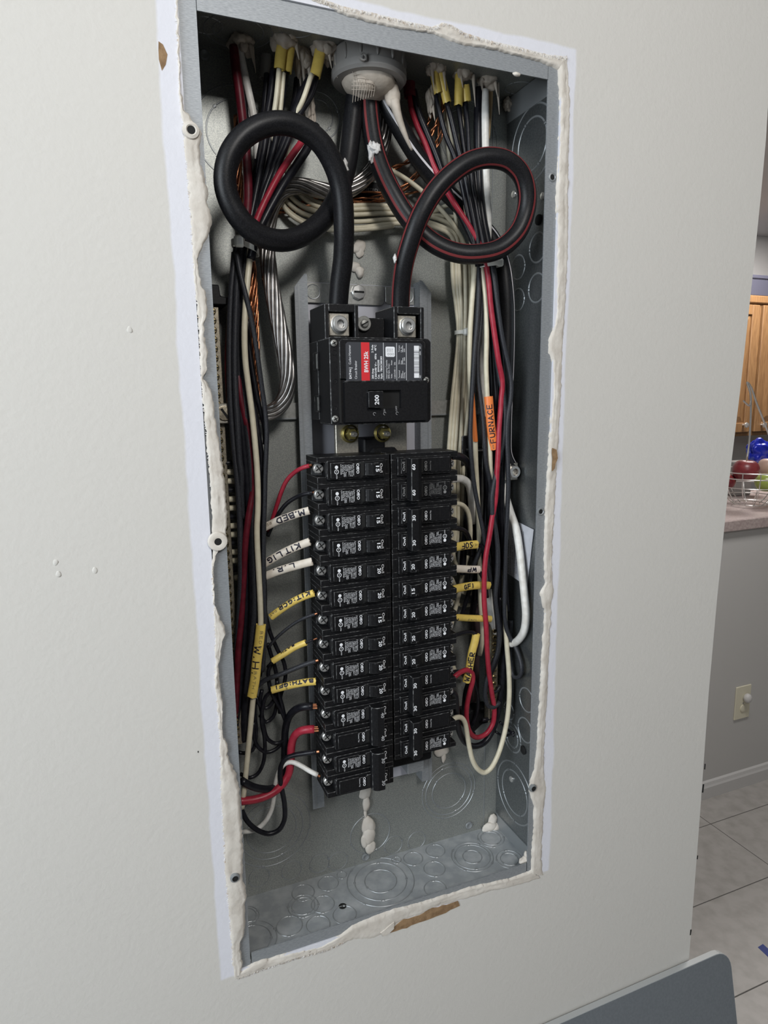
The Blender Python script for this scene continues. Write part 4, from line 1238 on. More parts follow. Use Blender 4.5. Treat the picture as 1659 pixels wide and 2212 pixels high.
CRX = ([(-89.8,48,420.2),(-93.6,47,396.3),(-96.9,50,373.7),(-93.4,62,350.2),(-79.2,80,327.9),(-64.1,82,315.2),(-40.3,82,309.8),(-10.5,82,311),(24.7,80,314.8),(61,78,316.4),(88.4,78,313.5),(107.1,76,305.1),(113.5,74,290.3),(114.8,72,273.2)],
       [(-85.5,50,418.6),(-88.9,49,393.8),(-90.4,54,371.9),(-84,68,349),(-68.3,82,329.4),(-49.2,84,317),(-19.7,84,316),(15.2,82,319),(51.2,80,319.7),(83.9,80,315.5),(107.6,78,303.6),(112.3,76,288.3),(112.5,74,273.5)],
       [(-59.9,46,420.1),(-68.7,46,397.5),(-77,52,380.1),(-80.2,64,356.4),(-71.4,80,337.1),(-54.1,86,323.2),(-23.9,86,319.7),(10.9,84,322.7),(46.8,82,323.1),(78.4,80,320.6),(97.4,78,328.3),(109.8,76,330.8)],
       [(-87.1,84,336.7),(-80.1,83,320),(-64.7,81,308.4),(-38.6,80,303.7),(-6.3,80,304.1),(29,78,308.7),(60.5,77,310.1),(87.4,76,306.4),(104.9,75,299),(109,74,285.2),(108.5,73,273)],
       [(-89.2,80,329),(-82.5,80,313.1),(-66.4,79,301.3),(-41.9,78,296.4),(-7.2,78,297.7),(28.1,76,303.6),(59.5,75,306.8),(84.1,75,304),(100.9,75,296.8),(105.6,74,282.6),(106.2,74,272.1)],
       [(-82.9,86,335.5),(-67.7,86,319.4),(-43.8,86,312.7),(-9,86,314.3),(26.4,84,318.1),(62.9,82,319.4),(92.3,80,317.6),(115.6,76,315.2),(125,72,300.3),(125.3,68,273.1)],
       [(-88.1,78,324.4),(-79.5,78,307.7),(-61.4,77,297.3),(-32.9,76,293.1),(2.2,76,296.7),(32.9,75,302)],
       [(16.2,80,363.6),(34,76,355.4),(51.4,74,346.8),(69,72,335.3),(85.4,72,323),(99.3,72,310.2),(112.4,70,291.8),(118.3,68,272.7)])
for p, lb in zip(CRX, ('cream wire crossing behind the loops, from the left pair of yellow jackets, nearer the front', 'cream wire crossing behind the loops, from the right yellow jacket of the left pair', 'cream wire crossing behind the loops, from the single left yellow jacket', 'cream wire crossing behind the loops, upper of those starting beside the aluminium cable', 'cream wire crossing behind the loops, lowest along its whole run', 'cream wire crossing behind the loops, reaching farthest right', 'short cream wire crossing behind the loops, ending under the striped cable', 'cream wire slanting down right behind the white striped cable')):
    wire('cream_wire', lb, M['w_cream'], 2.35, p, G)
# bare copper
GC = 'bare copper ground wires'
twisted('ground_wire', 'twisted bare copper wires hanging behind the left loop', M['copper'], [(-123.3,78,388.1),(-124.7,76,359.1),(-127,74,329.9),(-126.4,70,304.2),(-122.1,64,274.2),(-120.5,58,248.2),(-121,54,218.1),(-121.2,54,188.2),(-121.5,56,153.6),(-122.3,58,118.1)], 3.0, 6, 0.012, 1.15, 'ground wire', None, 6)
twisted('ground_wire', 'second twist of bare copper beside the beige wire in the left bundle', M['copper'], [(-126.8,82,356.7),(-123.4,80,327.8),(-123.4,74,297.2),(-121.1,62,265.6),(-124,56,230.9),(-125.6,54,196.7),(-124.5,56,166.7),(-124,60,131.5),(-123.8,62,109)], 2.6, 5, 0.013, 1.1, 'ground wire', None, 6)
twisted('ground_wire', 'twisted bare copper wires rising from the left bundle to the upper right opening', M['copper'], [(-91.5,86,307.8),(-63.1,86,313.2),(-33.8,86,320.6),(-3.7,86,326),(25.8,82,332.1),(46.2,78,342),(62,74,356.9),(73.6,70,373.5),(82.3,66,391),(82.3,64,404.9)], 2.4, 3, 0.016, 0.95, 'ground wire', None, 6)
twisted('ground_wire', 'lower twist of bare copper crossing behind the red striped cable', M['copper'], [(-8.1,88,323.4),(17.7,88,327),(39.1,86,336.2),(55.9,84,347.3),(63.1,82,355.7),(70.3,80,369.5),(79.2,76,378.3)], 2.0, 2, 0.02, 1.0, 'ground wire', None, 6)
twisted('ground_wire', 'steep twist of bare copper dropping from the upper right yellow jackets', M['copper'], [(82.3,62,428.9),(84.5,62,416.2),(79.1,64,404.5),(74.3,66,395.8),(69.3,70,386.4),(63.1,76,376.5),(51.6,80,367.5),(34.8,84,360.1)], 1.5, 2, 0.03, 1.2, 'ground wire', None, 6)
twisted('ground_wire', 'short twist of bare copper left of the upper right yellow jackets', M['copper'], [(76.8,70,418.1),(72.6,70,407.5),(68.2,72,395.7),(64.7,76,383.3),(56.9,80,370.3)], 1.3, 2, 0.03, 1.0, 'ground wire', None, 6)
wire('ground_wire', 'single bare copper wire lying under the crossing cream wires', M['copper'], 1.2, [(-67.2,88,318.2),(-37.9,88,327.4),(-7.8,88,334.6),(22.7,87,336.8),(48.7,86,337.1),(69.4,84,342.2)], cat='ground wire')

# ---------------- left vertical bundle below the tie
GBL = 'black insulated wire running down the packed left bundle'
GB = 'black wires in the left bundle'
LB = (([(-136.6,46,263.5),(-141.8,46,236.8),(-145.6,47,203.8),(-148.3,47,161.7),(-149.7,46,123.1),(-149.1,45,88.1),(-148,44,61.5),(-147.2,43,30),(-147.9,42,-6.5),(-149.4,42,-43.7),(-152.4,44,-82),(-156,48,-121.8),(-159.1,54,-163.7),(-160.8,60,-196.8)], 3.0, 'w_dusty'),
      ([(-133.8,50,264.4),(-138.2,52,237.9),(-141.4,54,204.7),(-143.5,55,162.2),(-144.6,54,118.6),(-144.4,53,83),(-142.9,52,46.8),(-141.6,52,9.7),(-142.2,52,-27.9),(-143.7,53,-71.3),(-146.7,55,-110.9),(-151.6,58,-151.4),(-156.7,60,-192.5),(-159.2,62,-229.6)], 3.2, 'w_black'),
      ([(-133.1,42,262.9),(-137.9,42,236.3),(-141.1,43,203.5),(-144.2,43,161.5),(-145.1,42,131.6),(-145.1,41,101.3),(-144.8,41,66.1),(-143.9,41,57.1),(-144.3,44,38.7),(-144.5,46,11)], 3.0, 'w_dusty'),
      ([(-130.7,46,263.8),(-135.3,48,233.3),(-137.5,50,200.2),(-139.7,50,157.6),(-140.2,49,118.5),(-139.1,48,83.1),(-137.5,47,47),(-136.3,46,10.3),(-136.3,46,-27.2),(-137.3,47,-70.4),(-140.1,50,-110.2),(-143.9,54,-146.1),(-149.1,58,-187.9),(-153.5,62,-230.9)], 4.2, 'w_black'),
      ([(-128.2,50,264.8),(-132,54,234.4),(-134,56,196.7),(-135.2,57,153.6),(-134.7,56,113.9),(-132.6,55,77.9),(-131,54,41.2),(-130.5,54,3.8),(-130.9,54,-34.4),(-132.1,56,-78.6),(-135.8,58,-123.7),(-140.9,62,-165.3),(-145.7,64,-201.8)], 3.0, 'w_black'),
      ([(-127.7,44,263.6),(-131.2,46,237.3),(-134.2,47,200),(-135.7,48,157.5),(-135.9,46,118.5),(-134.5,45,87.6),(-133.6,44,56.2),(-133.7,43,29),(-134.4,43,-3.3),(-135.3,43,-40.8),(-136.3,44,-74.6),(-138.5,46,-99.3),(-143.2,50,-134.7),(-148,56,-176.9),(-151.3,60,-219.8)], 3.2, 'w_dusty'),
      ([(-124.8,52,265.4),(-128.2,57,230.8),(-129.5,60,192.9),(-130,62,149.4),(-128.8,62,109.1),(-126.7,61,72.6),(-125.4,60,35.4),(-125.3,60,-2.5),(-126,60,-46),(-127.1,60,-90.4),(-130,62,-131.1),(-134.5,64,-172.5)], 2.8, 'w_black'),
      ([(-131.4,56,263.7),(-135.9,60,222.5),(-138.8,64,171.4),(-139.8,64,118.3),(-139.8,62,73.1),(-139.3,60,27),(-138.9,60,-20.4),(-140.4,60,-78.7),(-145.4,62,-128.6),(-151.5,64,-179.7)], 3.4, 'w_black'),
      ([(-127.6,58,264.4),(-131.4,63,223.1),(-134,66,171.6),(-134.7,67,118.2),(-134,66,72.6),(-133.3,65,25.9),(-133.3,65,-22),(-135,66,-81.1),(-139.6,68,-131.8),(-147.2,70,-193.7)], 3.4, 'w_black'),
      ([(-137.1,54,260.9),(-141.5,58,222),(-144.3,60,171.1),(-145.4,60,118.5),(-145.4,58,73.7),(-145.4,56,28),(-145.6,56,-18.9),(-147.7,58,-77.1),(-152,62,-127.6),(-156.4,66,-179.6)], 3.0, 'w_black'),
      ([(-119.3,60,265.3),(-122.4,66,223.9),(-122.8,70,171.9),(-121.8,72,117.9),(-121.2,70,71.7),(-121.1,70,24.3),(-121.9,70,-34),(-123.2,70,-94),(-127,70,-144.9)], 2.6, 'w_black'))
for (p, r, m), lb in zip(LB, ranked([q[0] for q in LB], 0.0, 'black wire packed in the left bundle, %s beside the top breakers')):
    wire('black_wire', lb.replace('black wire', 'dusty black wire') if m == 'w_dusty' else lb, M[m], r, p, GB)
wire('red_wire', 'dark red wire weaving through the left bundle, wide at the middle', M['w_dred'], 3.3, [(-143,54,166.4),(-140.8,50,153.3),(-139.9,47,131.6),(-137.1,46,111.9),(-133.7,45,94.2),(-131.9,44,71.9),(-131.7,43,51.7),(-134,43,33.6),(-138.4,41,15.9),(-141.6,40,0.2),(-144.3,40,-18),(-146,41,-37.3),(-147.8,42,-57.2),(-150.2,43,-82),(-152.4,44,-101.4),(-155,46,-121.3),(-156.9,48,-146.5),(-158.9,54,-179),(-160.1,60,-202.2)])
wire('beige_wire', 'beige wire running down the front of the left bundle into the yellow W.H. tag', M['w_cream'], 2.9, [(-124.4,42,269.5),(-126.4,40,252.8),(-129.3,38,236.1),(-132.4,36,215.3),(-135.4,35,186.2),(-135.8,35,161.2),(-134.3,35,140),(-131.8,35,109.8),(-130.4,35,83.6),(-129.5,36,61.2),(-129.7,36,38.8),(-130.6,36,20.6),(-132.3,36,2.4),(-132.8,36,-16),(-132.5,37,-44.4),(-132.5,37,-73),(-133,38,-98.4),(-135.5,38,-121.6),(-139.9,38,-145.6),(-143.7,40,-173.3),(-147.8,42,-206.5),(-151.8,44,-237.7),(-155.9,46,-269.4),(-159.7,50,-300.3)])
wire('black_wire', 'dusty black wire slanting across the front of the left bundle', M['w_dusty'], 2.3, [(-138.3,38,257.8),(-136.6,34,239.1),(-131.9,32,214.8),(-127.1,33,188.3),(-123.9,34,161.2),(-121.1,36,135.6),(-118.8,37,113.9),(-118.3,37,96.3),(-119.6,37,76.3),(-121.7,37,51.7),(-123.2,37,29.1),(-125.6,37,-3),(-127.1,37,-35.6),(-127.9,38,-69.1),(-127.9,39,-93.7),(-129.6,42,-124),(-131.9,48,-151)])
wire('black_wire', 'thin black wire leaving the beige wire to join the dusty one', M['w_black'], 2.4, [(-128.4,52,200.6),(-128.3,49,170.5),(-126,47,144.5),(-123.9,46,127),(-120.8,45,111.6),(-118.5,44,98.2),(-118.8,44,82.5)])
wire('black_wire', 'black wire just right of the beige wire in the left bundle', M['w_black'], 2.9, [(-129.6,56,171),(-127.9,53,135.9),(-125.5,51,109.3),(-124.1,49,91.4),(-122.4,48,73.4),(-122.6,47,55.3),(-124.3,46,32.5),(-125.6,46,14.1),(-125.8,46,-9.4),(-125.9,46,-42.6),(-126.3,47,-76.8),(-129,50,-116.9),(-133.5,56,-159)])
wire('black_wire', 'black wire slanting behind the white KIT tag beside the left bundle', M['w_black'], 2.5, [(-121.5,50,3.7),(-125.4,50,-19.7),(-128.4,50,-43.3),(-127.9,50,-72.5),(-125,50,-92.6),(-122.4,52,-108.6)])
# wires landed on the left bar
GN = 'wires landed on the left neutral bar'
for k in range(14):
    y = 1002 + k * 18.6
    x = 466 + k * 2.1
    q = [(-164.2,64,64.1),(-158.3,62,64.4),(-150.9,60,64.7),(-143.9,62,64.2)]
    dz = [Vector(a) for a in q]
    off = Vector((k * 0.95 * 1.0, 0, -k * 9.0))
    wire('cream_wire' if k % 3 else 'black_wire', 'shadowed %s wire landed on the left neutral bar behind the bundle' % ('cream' if k % 3 else 'black'), M['w_cream'] if k % 3 else M['w_black'], 3.0, [p + off for p in dz], ('cream ' if k % 3 else 'black ') + GN)

# ---------------- wires from the left breakers
wire('red_wire', 'thin red wire on the topmost left breaker', M['w_red'], 2.2, [(-79.5,29,61),(-84.6,33,59.1),(-90.8,40,54.6),(-98.1,46,46.1),(-103.3,50,34.3),(-107.9,53,20.1),(-112.6,56,4.7),(-116.5,58,-7.7)], copper=3)
wire('black_wire', 'thin black wire landing on the second left breaker', M['w_black'], 2.2, [(-76.7,29,34.2),(-83.6,35,32.5),(-90.4,42,28.8),(-98.6,48,22.4),(-105.1,52,13.8),(-111.8,56,1.8),(-117.7,58,-11.5)], copper=3)
wire('black_wire', 'thin grey black wire landing between the KIT tag and the short yellow tag', M['w_dusty'], 1.7, [(-79.2,28,-90.8),(-86.7,33,-94.3),(-95.8,40,-100.6),(-106.9,46,-110),(-116,50,-119),(-122.8,54,-128.4)], copper=3)
wire('black_wire', 'black wire landing between the short yellow tag and the yellow BATH tag', M['w_dusty'], 2.5, [(-79.9,28,-141.1),(-88.8,32,-144.2),(-103.2,38,-150.6),(-116.6,44,-156.7),(-127.7,50,-161.7),(-136,56,-169.9)], copper=3)
wire('black_wire', 'black wire inside the short yellow tag', M['w_black'], 1.3, [(-81.6,28,-117.7),(-89,30,-120.3),(-94.6,33,-122.9),(-101.5,37,-127.2),(-109,41,-133),(-115.8,44,-137.5),(-120.8,46,-141),(-125.2,52,-148.6)], copper=4)
wire('thick_black_wire', 'thick glossy black wire with copper end on the 40 amp left breaker', M['w_black'], 4.0, [(-84.6,28,-190.3),(-91.7,31,-190.3),(-97.9,38,-194.3),(-103.1,46,-202.1),(-106.1,54,-213.8),(-108.3,58,-228.1),(-109.2,60,-250.7),(-111.1,60,-272.2),(-116.2,56,-285.2),(-125.8,50,-286.4),(-138.9,46,-281.2),(-151.5,42,-271.9),(-160.1,40,-262.8)], copper=4)
wire('thick_red_wire', 'thick bright red wire with copper end on the 40 amp left breaker', M['w_red'], 4.3, [(-83.9,28,-216),(-91.6,31,-216.3),(-98.7,37,-220.4),(-103.2,42,-228.7),(-105.4,45,-241),(-106.1,47,-258),(-109.5,48,-274.1),(-118.9,47,-284.8),(-131.9,46,-290.1),(-146.8,46,-291.6),(-163.7,46,-289.2)], copper=4)
wire('black_wire', 'thin black wire sweeping low from the bottom left double breaker', M['w_black'], 2.7, [(-82.3,28,-242.2),(-92.1,33,-244.1),(-103.4,40,-247.4),(-111.6,44,-251.3),(-116.5,46,-258.8),(-118.5,46,-270.7),(-117.2,46,-287.3),(-115,46,-307.1),(-116.2,46,-324.5),(-122.7,46,-334.3),(-133.7,47,-336.3),(-145.2,48,-329.2),(-154.7,50,-318),(-160,52,-304.2),(-163.3,56,-286.8)], copper=3)
wire('white_wire', 'white wire slanting up to the bottom left double breaker', M['w_white'], 2.6, [(-82.2,28,-268.9),(-89.3,31,-264.6),(-97.9,36,-258.8),(-106.3,42,-255.8),(-113,46,-258.6),(-118.7,49,-267.5),(-122.3,51,-280.8),(-124.6,53,-297.8),(-127.9,55,-314.7),(-135.2,57,-328.5),(-145.3,59,-335.9),(-158.4,62,-337)], copper=3)
GS = 'slack black wire loops low on the left'
GSL = 'slack loop of thin black wire hanging low beside the left bundle'
for p in ([(-124.6,52,-93.3),(-120.2,54,-113.6),(-112.8,56,-134.3),(-106.5,58,-149.1),(-105.1,58,-162.3),(-107.1,60,-175.9),(-110.8,62,-189.3),(-112.1,64,-208.7)],
          [(-122.4,60,-126.5),(-118.3,60,-143.7),(-115,60,-159.8),(-114.7,60,-177.1),(-119.4,60,-192.1),(-127.2,60,-198.4),(-133.4,60,-194),(-137.3,60,-183.3)],
          [(-117.5,60,-147.9),(-122.6,58,-154),(-123.6,58,-164.2),(-121.7,56,-179.3),(-115.4,56,-194.7),(-109.1,56,-210.9),(-106.4,57,-227),(-110.7,58,-238.4),(-119,60,-240.8),(-127.2,60,-233.6),(-130.6,60,-220),(-131.9,60,-205.4),(-132.7,62,-187.7),(-130.2,62,-177.7)],
          [(-119.6,56,-177.1),(-127.4,58,-184.3),(-131.5,58,-196.6),(-132.8,60,-213.1),(-130.6,60,-229.6),(-130.4,62,-246.8),(-133.2,62,-262.5),(-139.7,62,-272.9),(-147.8,62,-275.3),(-157.7,60,-267.4)],
          [(-140.8,62,-212.4),(-141.5,62,-228.2),(-137.2,62,-242),(-128.6,62,-250),(-118.4,62,-248.5),(-110.9,62,-241.5),(-105.9,64,-231.6)],
          [(-133.2,64,-207),(-127.1,64,-216.3),(-119.3,64,-211.5),(-114.7,64,-197.4),(-112.5,64,-181.9)],
          [(-136.6,66,-183.4),(-138.6,66,-204.2),(-138.1,66,-225.6),(-142.6,66,-246.1),(-151.6,66,-247.8),(-157.9,66,-245.3)],
          [(-116.1,52,-165.7),(-113.9,54,-182.6),(-110.1,56,-200),(-107.8,58,-217.5),(-109,60,-234.4)]):
    wire('black_wire', GSL, M['w_black'], 2.1, p, GS)

# ---------------- right side, upper fan
G = 'black wires fanning down to the right tie'
GL = 'black insulated wire fanning down through the right loop to its tie'
FAN_R = (([(74,58,426.2),(77.2,56,408.7),(82.5,54,389.2),(92.2,52,367.8),(99.9,50,341.3),(105,47,313.9),(110.2,44,286.3),(114.9,42,260.7)], 2.7),
             ([(85.6,56,419.8),(89.4,54,403.1),(94.8,51,378.8),(101.4,48,352.1),(107.1,45,322.7),(113.5,42,290.7),(118.8,41,260.8)], 2.9),
             ([(99.4,58,419.8),(101.7,56,398.9),(104.1,53,373.9),(107.6,50,342.1),(112.2,46,309.7),(117.5,43,281.9),(121.7,42,261.1)], 2.6),
             ([(107.5,58,423.6),(109.3,56,402),(109.5,53,374.5),(111.4,49,342.2),(116.1,45,309.8),(122.6,42,277.5),(124.4,41,261.1)], 2.6),
             ([(94.7,64,389.7),(100.9,60,362.3),(106.6,56,334.5),(112.4,52,306.6),(119.3,48,278.4),(124,46,259.6)], 2.8),
             ([(118.4,60,377.7),(119.8,56,344.9),(122.4,52,312),(127.2,48,278.9),(130.9,46,260)], 2.8),
             ([(109.6,58,371.6),(112.6,55,339.4),(117.4,51,306.7),(127.3,46,269.2)], 2.6),
             ([(53.4,68,431.4),(57.5,66,411.9),(67,62,387.8),(75.6,58,365.6),(82.6,54,343),(92.4,50,320.4),(105.7,46,295.5),(114.8,44,275)], 3.6))
for (p, r), lb in zip(FAN_R, ranked([q[0] for q in FAN_R], 330.0, 'black wire of the fan inside the striped loop, %s')):
    wire('black_wire', lb, M['w_black'], r, p, G)
wire('black_wire', 'thick black wire beside the thick white one at the rightmost opening', M['w_black'], 4.6, [(125.4,60,440.9),(124,60,418.6),(122.7,58,391),(123,57,363.7),(124.4,56,336.2),(128.1,54,308.3),(134.2,52,280.2),(139.2,50,251.6),(144.4,52,223.1),(149.9,54,183.9)])
wire('thick_white_wire', 'thick white wire dropping straight from the rightmost opening', M['w_white'], 4.6, [(129.8,58,438.5),(130,57,418.3),(129.8,56,391.2),(130.8,56,364.3),(132.3,56,336.9),(134.4,56,313.9),(135.3,58,290.9),(134.6,62,262.9),(135.7,66,229.5),(136.8,68,194.9),(139.7,70,154.3),(142.7,70,112.7),(144.6,70,70.2),(142.8,68,21.8),(140.3,65,-10.5),(140.2,62,-43.2),(142,60,-76.7),(145.1,60,-111.2),(150,61,-138.3),(156.8,63,-160.5),(162.9,65,-178.9)])
wire('tan_wire', 'dirty tan wire behind the thick white one at the rightmost opening', M['w_tan'], 2.6, [(139.9,62,446),(139.6,62,428.2),(138.2,62,410),(136.8,62,394.1)])
wire('cream_wire', 'cream wire running beside the black ones from the upper right yellow jackets', M['w_cream'], 2.2, [(88.8,60,414.8),(89.9,58,395.9),(93.2,56,378),(99.3,53,355.5),(102.7,50,332.6),(104.5,48,309.6),(108.6,46,286.6),(113.3,45,263.5)])
wire('cream_wire', 'second cream wire just inside the right yellow jackets', M['w_cream'], 2.2, [(108.7,62,420.8),(107.1,62,407.4),(105.1,62,394.7),(103,62,376.6),(104.8,62,354.2),(108.8,62,331.7),(114.6,62,309.1),(119.4,60,280.8)])
wire('cream_wire', 'third cream wire falling straight behind the right loop', M['w_cream'], 2.2, [(89.7,68,423.5),(91.9,70,404.7),(95.2,72,383.4),(99.6,74,357.1),(103.1,74,334.3),(107.1,76,311.7),(107.9,74,282.8)])
wire('long_red_wire', 'long bright red wire crossing the right bundle and curling back to a breaker', M['w_red'], 3.0, [(49.7,70,431.7),(51.7,68,411.9),(56,64,395.9),(62.4,60,380.1),(68.8,55,359.5),(77.8,52,341.9),(91.9,48,319.8),(106.2,44,298.8),(116.9,42,281.7),(122.6,40,266.9),(125.7,38,246.6),(128.3,37,220.6),(132.8,36,191.9),(138.5,36,162.8),(144.9,38,140.6),(144.2,39,118.1),(139.8,35,90.4),(137.9,33,62.6),(136.6,33,36.8),(135.3,33,10.8),(130.8,32,-9.7),(127.5,32,-30.6),(123.1,32,-54.2),(121.6,32,-78.4),(122,32,-105.7),(126,34,-134.7),(130.1,38,-164.9),(136.7,44,-197.2),(145.4,50,-230.9),(150.9,53,-254.5),(149.2,54,-272.9),(140.2,54,-283.3),(127.3,52,-284.3),(115.9,48,-275.6),(107.8,44,-257.5),(105.3,41,-236.7),(107.7,39,-217.1),(110.8,37,-201.3),(108.9,35,-191.5),(100.4,32,-184.3),(90.9,30,-184.6),(80.3,28,-188.6)])
# ---------------- right vertical bundle
G = 'cream neutral wires tied in the right bundle'
GL = 'cream neutral wire in the tied vertical bundle right of the main breaker'
TIED = ([(102.1,76,280.4),(103.4,76,253.9),(107.5,76,224.8),(110.6,76,196),(107.6,76,159.6),(103.3,76,123.8),(100.5,76,87.4),(97.7,76,45.2),(99.5,78,-3.8),(100.1,79,-48.3)],
          [(105.6,74,280.2),(106.9,74,253.8),(109.9,74,224.6),(111.9,74,195.9),(109.5,74,159.5),(105.8,74,123.7),(103.6,74,87.4),(100.8,74,45.2),(103.3,76,-3.8),(104,77,-48.3)],
          [(108.5,73,280.2),(109.8,73,253.8),(112.3,73,224.6),(113.6,73,195.8),(112.1,73,159.5),(109.4,73,123.7),(107.3,73,87.3),(104.5,73,45.1),(106.4,75,-3.9),(107.2,76,-48.4)],
          [(114.6,78,281.6),(116,78,254.9),(117.7,78,225.4),(118.2,78,196.4),(117.3,78,159.8),(115.1,78,123.6),(113,78,86.9),(110.2,78,44.4),(112.2,80,-5.1),(113,81,-50)],
          [(115.4,72,280.5),(116.7,72,254),(117.2,72,224.6),(116.6,72,195.8),(116,72,159.5),(114.2,72,123.6),(112.7,72,87.2),(110,72,44.9),(110.7,74,-4.1),(111.6,75,-48.6)],
          [(121.1,75,281.4),(122.5,75,254.7),(122.1,75,225.2),(120.6,75,196.1),(120.9,75,159.6),(120.1,75,123.5),(117.3,75,86.9),(114.6,75,44.4),(116.1,77,-4.9),(116.9,78,-49.8)],
          [(124.6,72,281.1),(126,72,254.4),(124,72,224.8),(120.7,72,195.9),(121.9,72,159.5),(122,72,123.5),(118.7,72,87),(116,72,44.6),(116.3,74,-4.5),(117.1,75,-49.2)],
          [(107.6,82,281.9),(108.9,82,255.2),(112.5,82,225.7),(115.1,82,196.6),(114.4,82,159.9),(112.5,82,123.7),(110.3,82,86.8),(107.5,82,44.1),(109.4,84,-5.5),(110.1,85,-50.6)],
          [(120.2,84,283.1),(121.6,84,256.2),(122.7,84,226.3),(122.7,84,197),(123.3,84,160),(122.7,84,123.5),(120.5,84,86.4),(117.7,84,43.4),(118.5,86,-6.5),(119.4,87,-51.9)],)
for p, lb in zip(TIED, ranked(TIED, 110.0, 'cream wire of the small tied bundle right of the main breaker, %s')):
    wire('cream_wire', lb, M['w_cream'], 2.3, p, G)
wire('cream_wire', 'cream wire down the right side into the orange FURNACE tag', M['w_cream'], 2.8, [(119.4,48,276.1),(122.4,45,254.6),(126.2,44,226.2),(127.2,43,192.4),(126.5,42,158.1),(127,40,128.4),(129.1,40,103.2),(131.3,40,72.6),(133.5,42,51.7),(138.7,46,30),(143.3,52,7.6),(145,58,-20.7)])
wire('cream_wire', 'cream wire into the edge-on orange tag, left of the FURNACE tag', M['w_cream'], 2.8, [(116.1,48,268.9),(112.4,47,240.3),(109.4,46,206.8),(108,46,172.9),(108.9,46,143.5),(112.6,47,113.6),(117,48,83),(118.5,48,51.9),(121.3,49,20.2),(124.1,50,-17.6),(126.4,52,-56.3),(129.3,54,-96.2),(132.1,56,-125.5),(135.5,58,-149.7),(136.3,60,-168),(134.5,62,-183.2)])
wire('black_wire', 'dusty black wire down the front of the right bundle, left of the FURNACE tag', M['w_dusty'], 2.5, [(118.3,46,268.6),(117.5,44,240.1),(115,42,206.5),(111.4,41,172.6),(108.9,40,143.3),(106.3,38,113.8),(104.9,37,83.9),(106.3,37,58.6),(108.8,37,38.1),(112.6,37,17.1),(117.6,37,-4.2),(123.2,38,-26),(129,42,-49),(136.6,47,-72.9),(142.6,50,-96.8)])
wire('black_wire', 'dusty black wire curving just left of the FURNACE tag', M['w_dusty'], 2.5, [(122.9,48,266.9),(124.4,48,236.2),(122.6,48,202.5),(118.3,46,173),(117.4,44,148.4),(120.1,42,123.5),(122.7,40,98.4),(124.8,40,72.9),(127.5,41,52.1),(134.4,44,30.5),(138.4,46,8.8),(138.8,50,-13.4)])
wire('black_wire', 'black wire with a long grey sheen bowing right of the red wire', M['w_dusty'], 2.6, [(129.4,40,268.2),(132.5,37,244.4),(137,36,216),(142.7,36,187.3),(150.3,36,160.4),(154.9,36,140.5),(154.7,36,123),(150.9,35,102.8),(150.3,35,77.3),(152,35,51.4),(153.8,36,25),(154.5,38,-1.9),(154.6,40,-34.7),(155.3,42,-68.3),(156.1,43,-107.9),(158,44,-136.9),(163.5,45,-155.4),(171,42,-170.1),(172.5,34,-182),(172.1,28,-194.2),(171.8,33,-206.1),(170.6,44,-209.2),(170.3,50,-196.6),(172.3,54,-171.7),(173.6,55,-142.7)])
wire('black_wire', 'dusty black wire crossing over and under the red wire on the right', M['w_dusty'], 2.8, [(136.4,46,202.7),(139.8,43,168.1),(143.1,40,143.2),(147.7,39,122.1),(149.3,38,100.2),(147.3,37,79.9),(142.9,37,59.4),(135.4,34,36.8),(130.4,32,16.6),(131.3,32,-4.5),(137.1,34,-26.6),(141.2,36,-48.9),(142.4,38,-76.9),(141.6,40,-105.1),(145.8,42,-128.8),(150,44,-153),(149.1,46,-176.8),(143,48,-194),(136.8,49,-211),(135.8,50,-232),(140.5,50,-245),(149.6,51,-248.5),(157.4,52,-243.8)])
wire('black_wire', 'black wire forming the small inner loop over the right neutral bar', M['w_black'], 2.3, [(154.2,50,-109.6),(156,50,-138.6),(155.3,50,-167.5),(150.6,50,-190.2),(143.1,50,-205.5),(141.4,50,-219.4),(146,50,-227.4),(153.2,51,-228),(157.6,52,-222.1)])
GBR = 'black insulated wire packed behind the red wire in the right bundle'
GR = 'black wires packed in the right bundle'
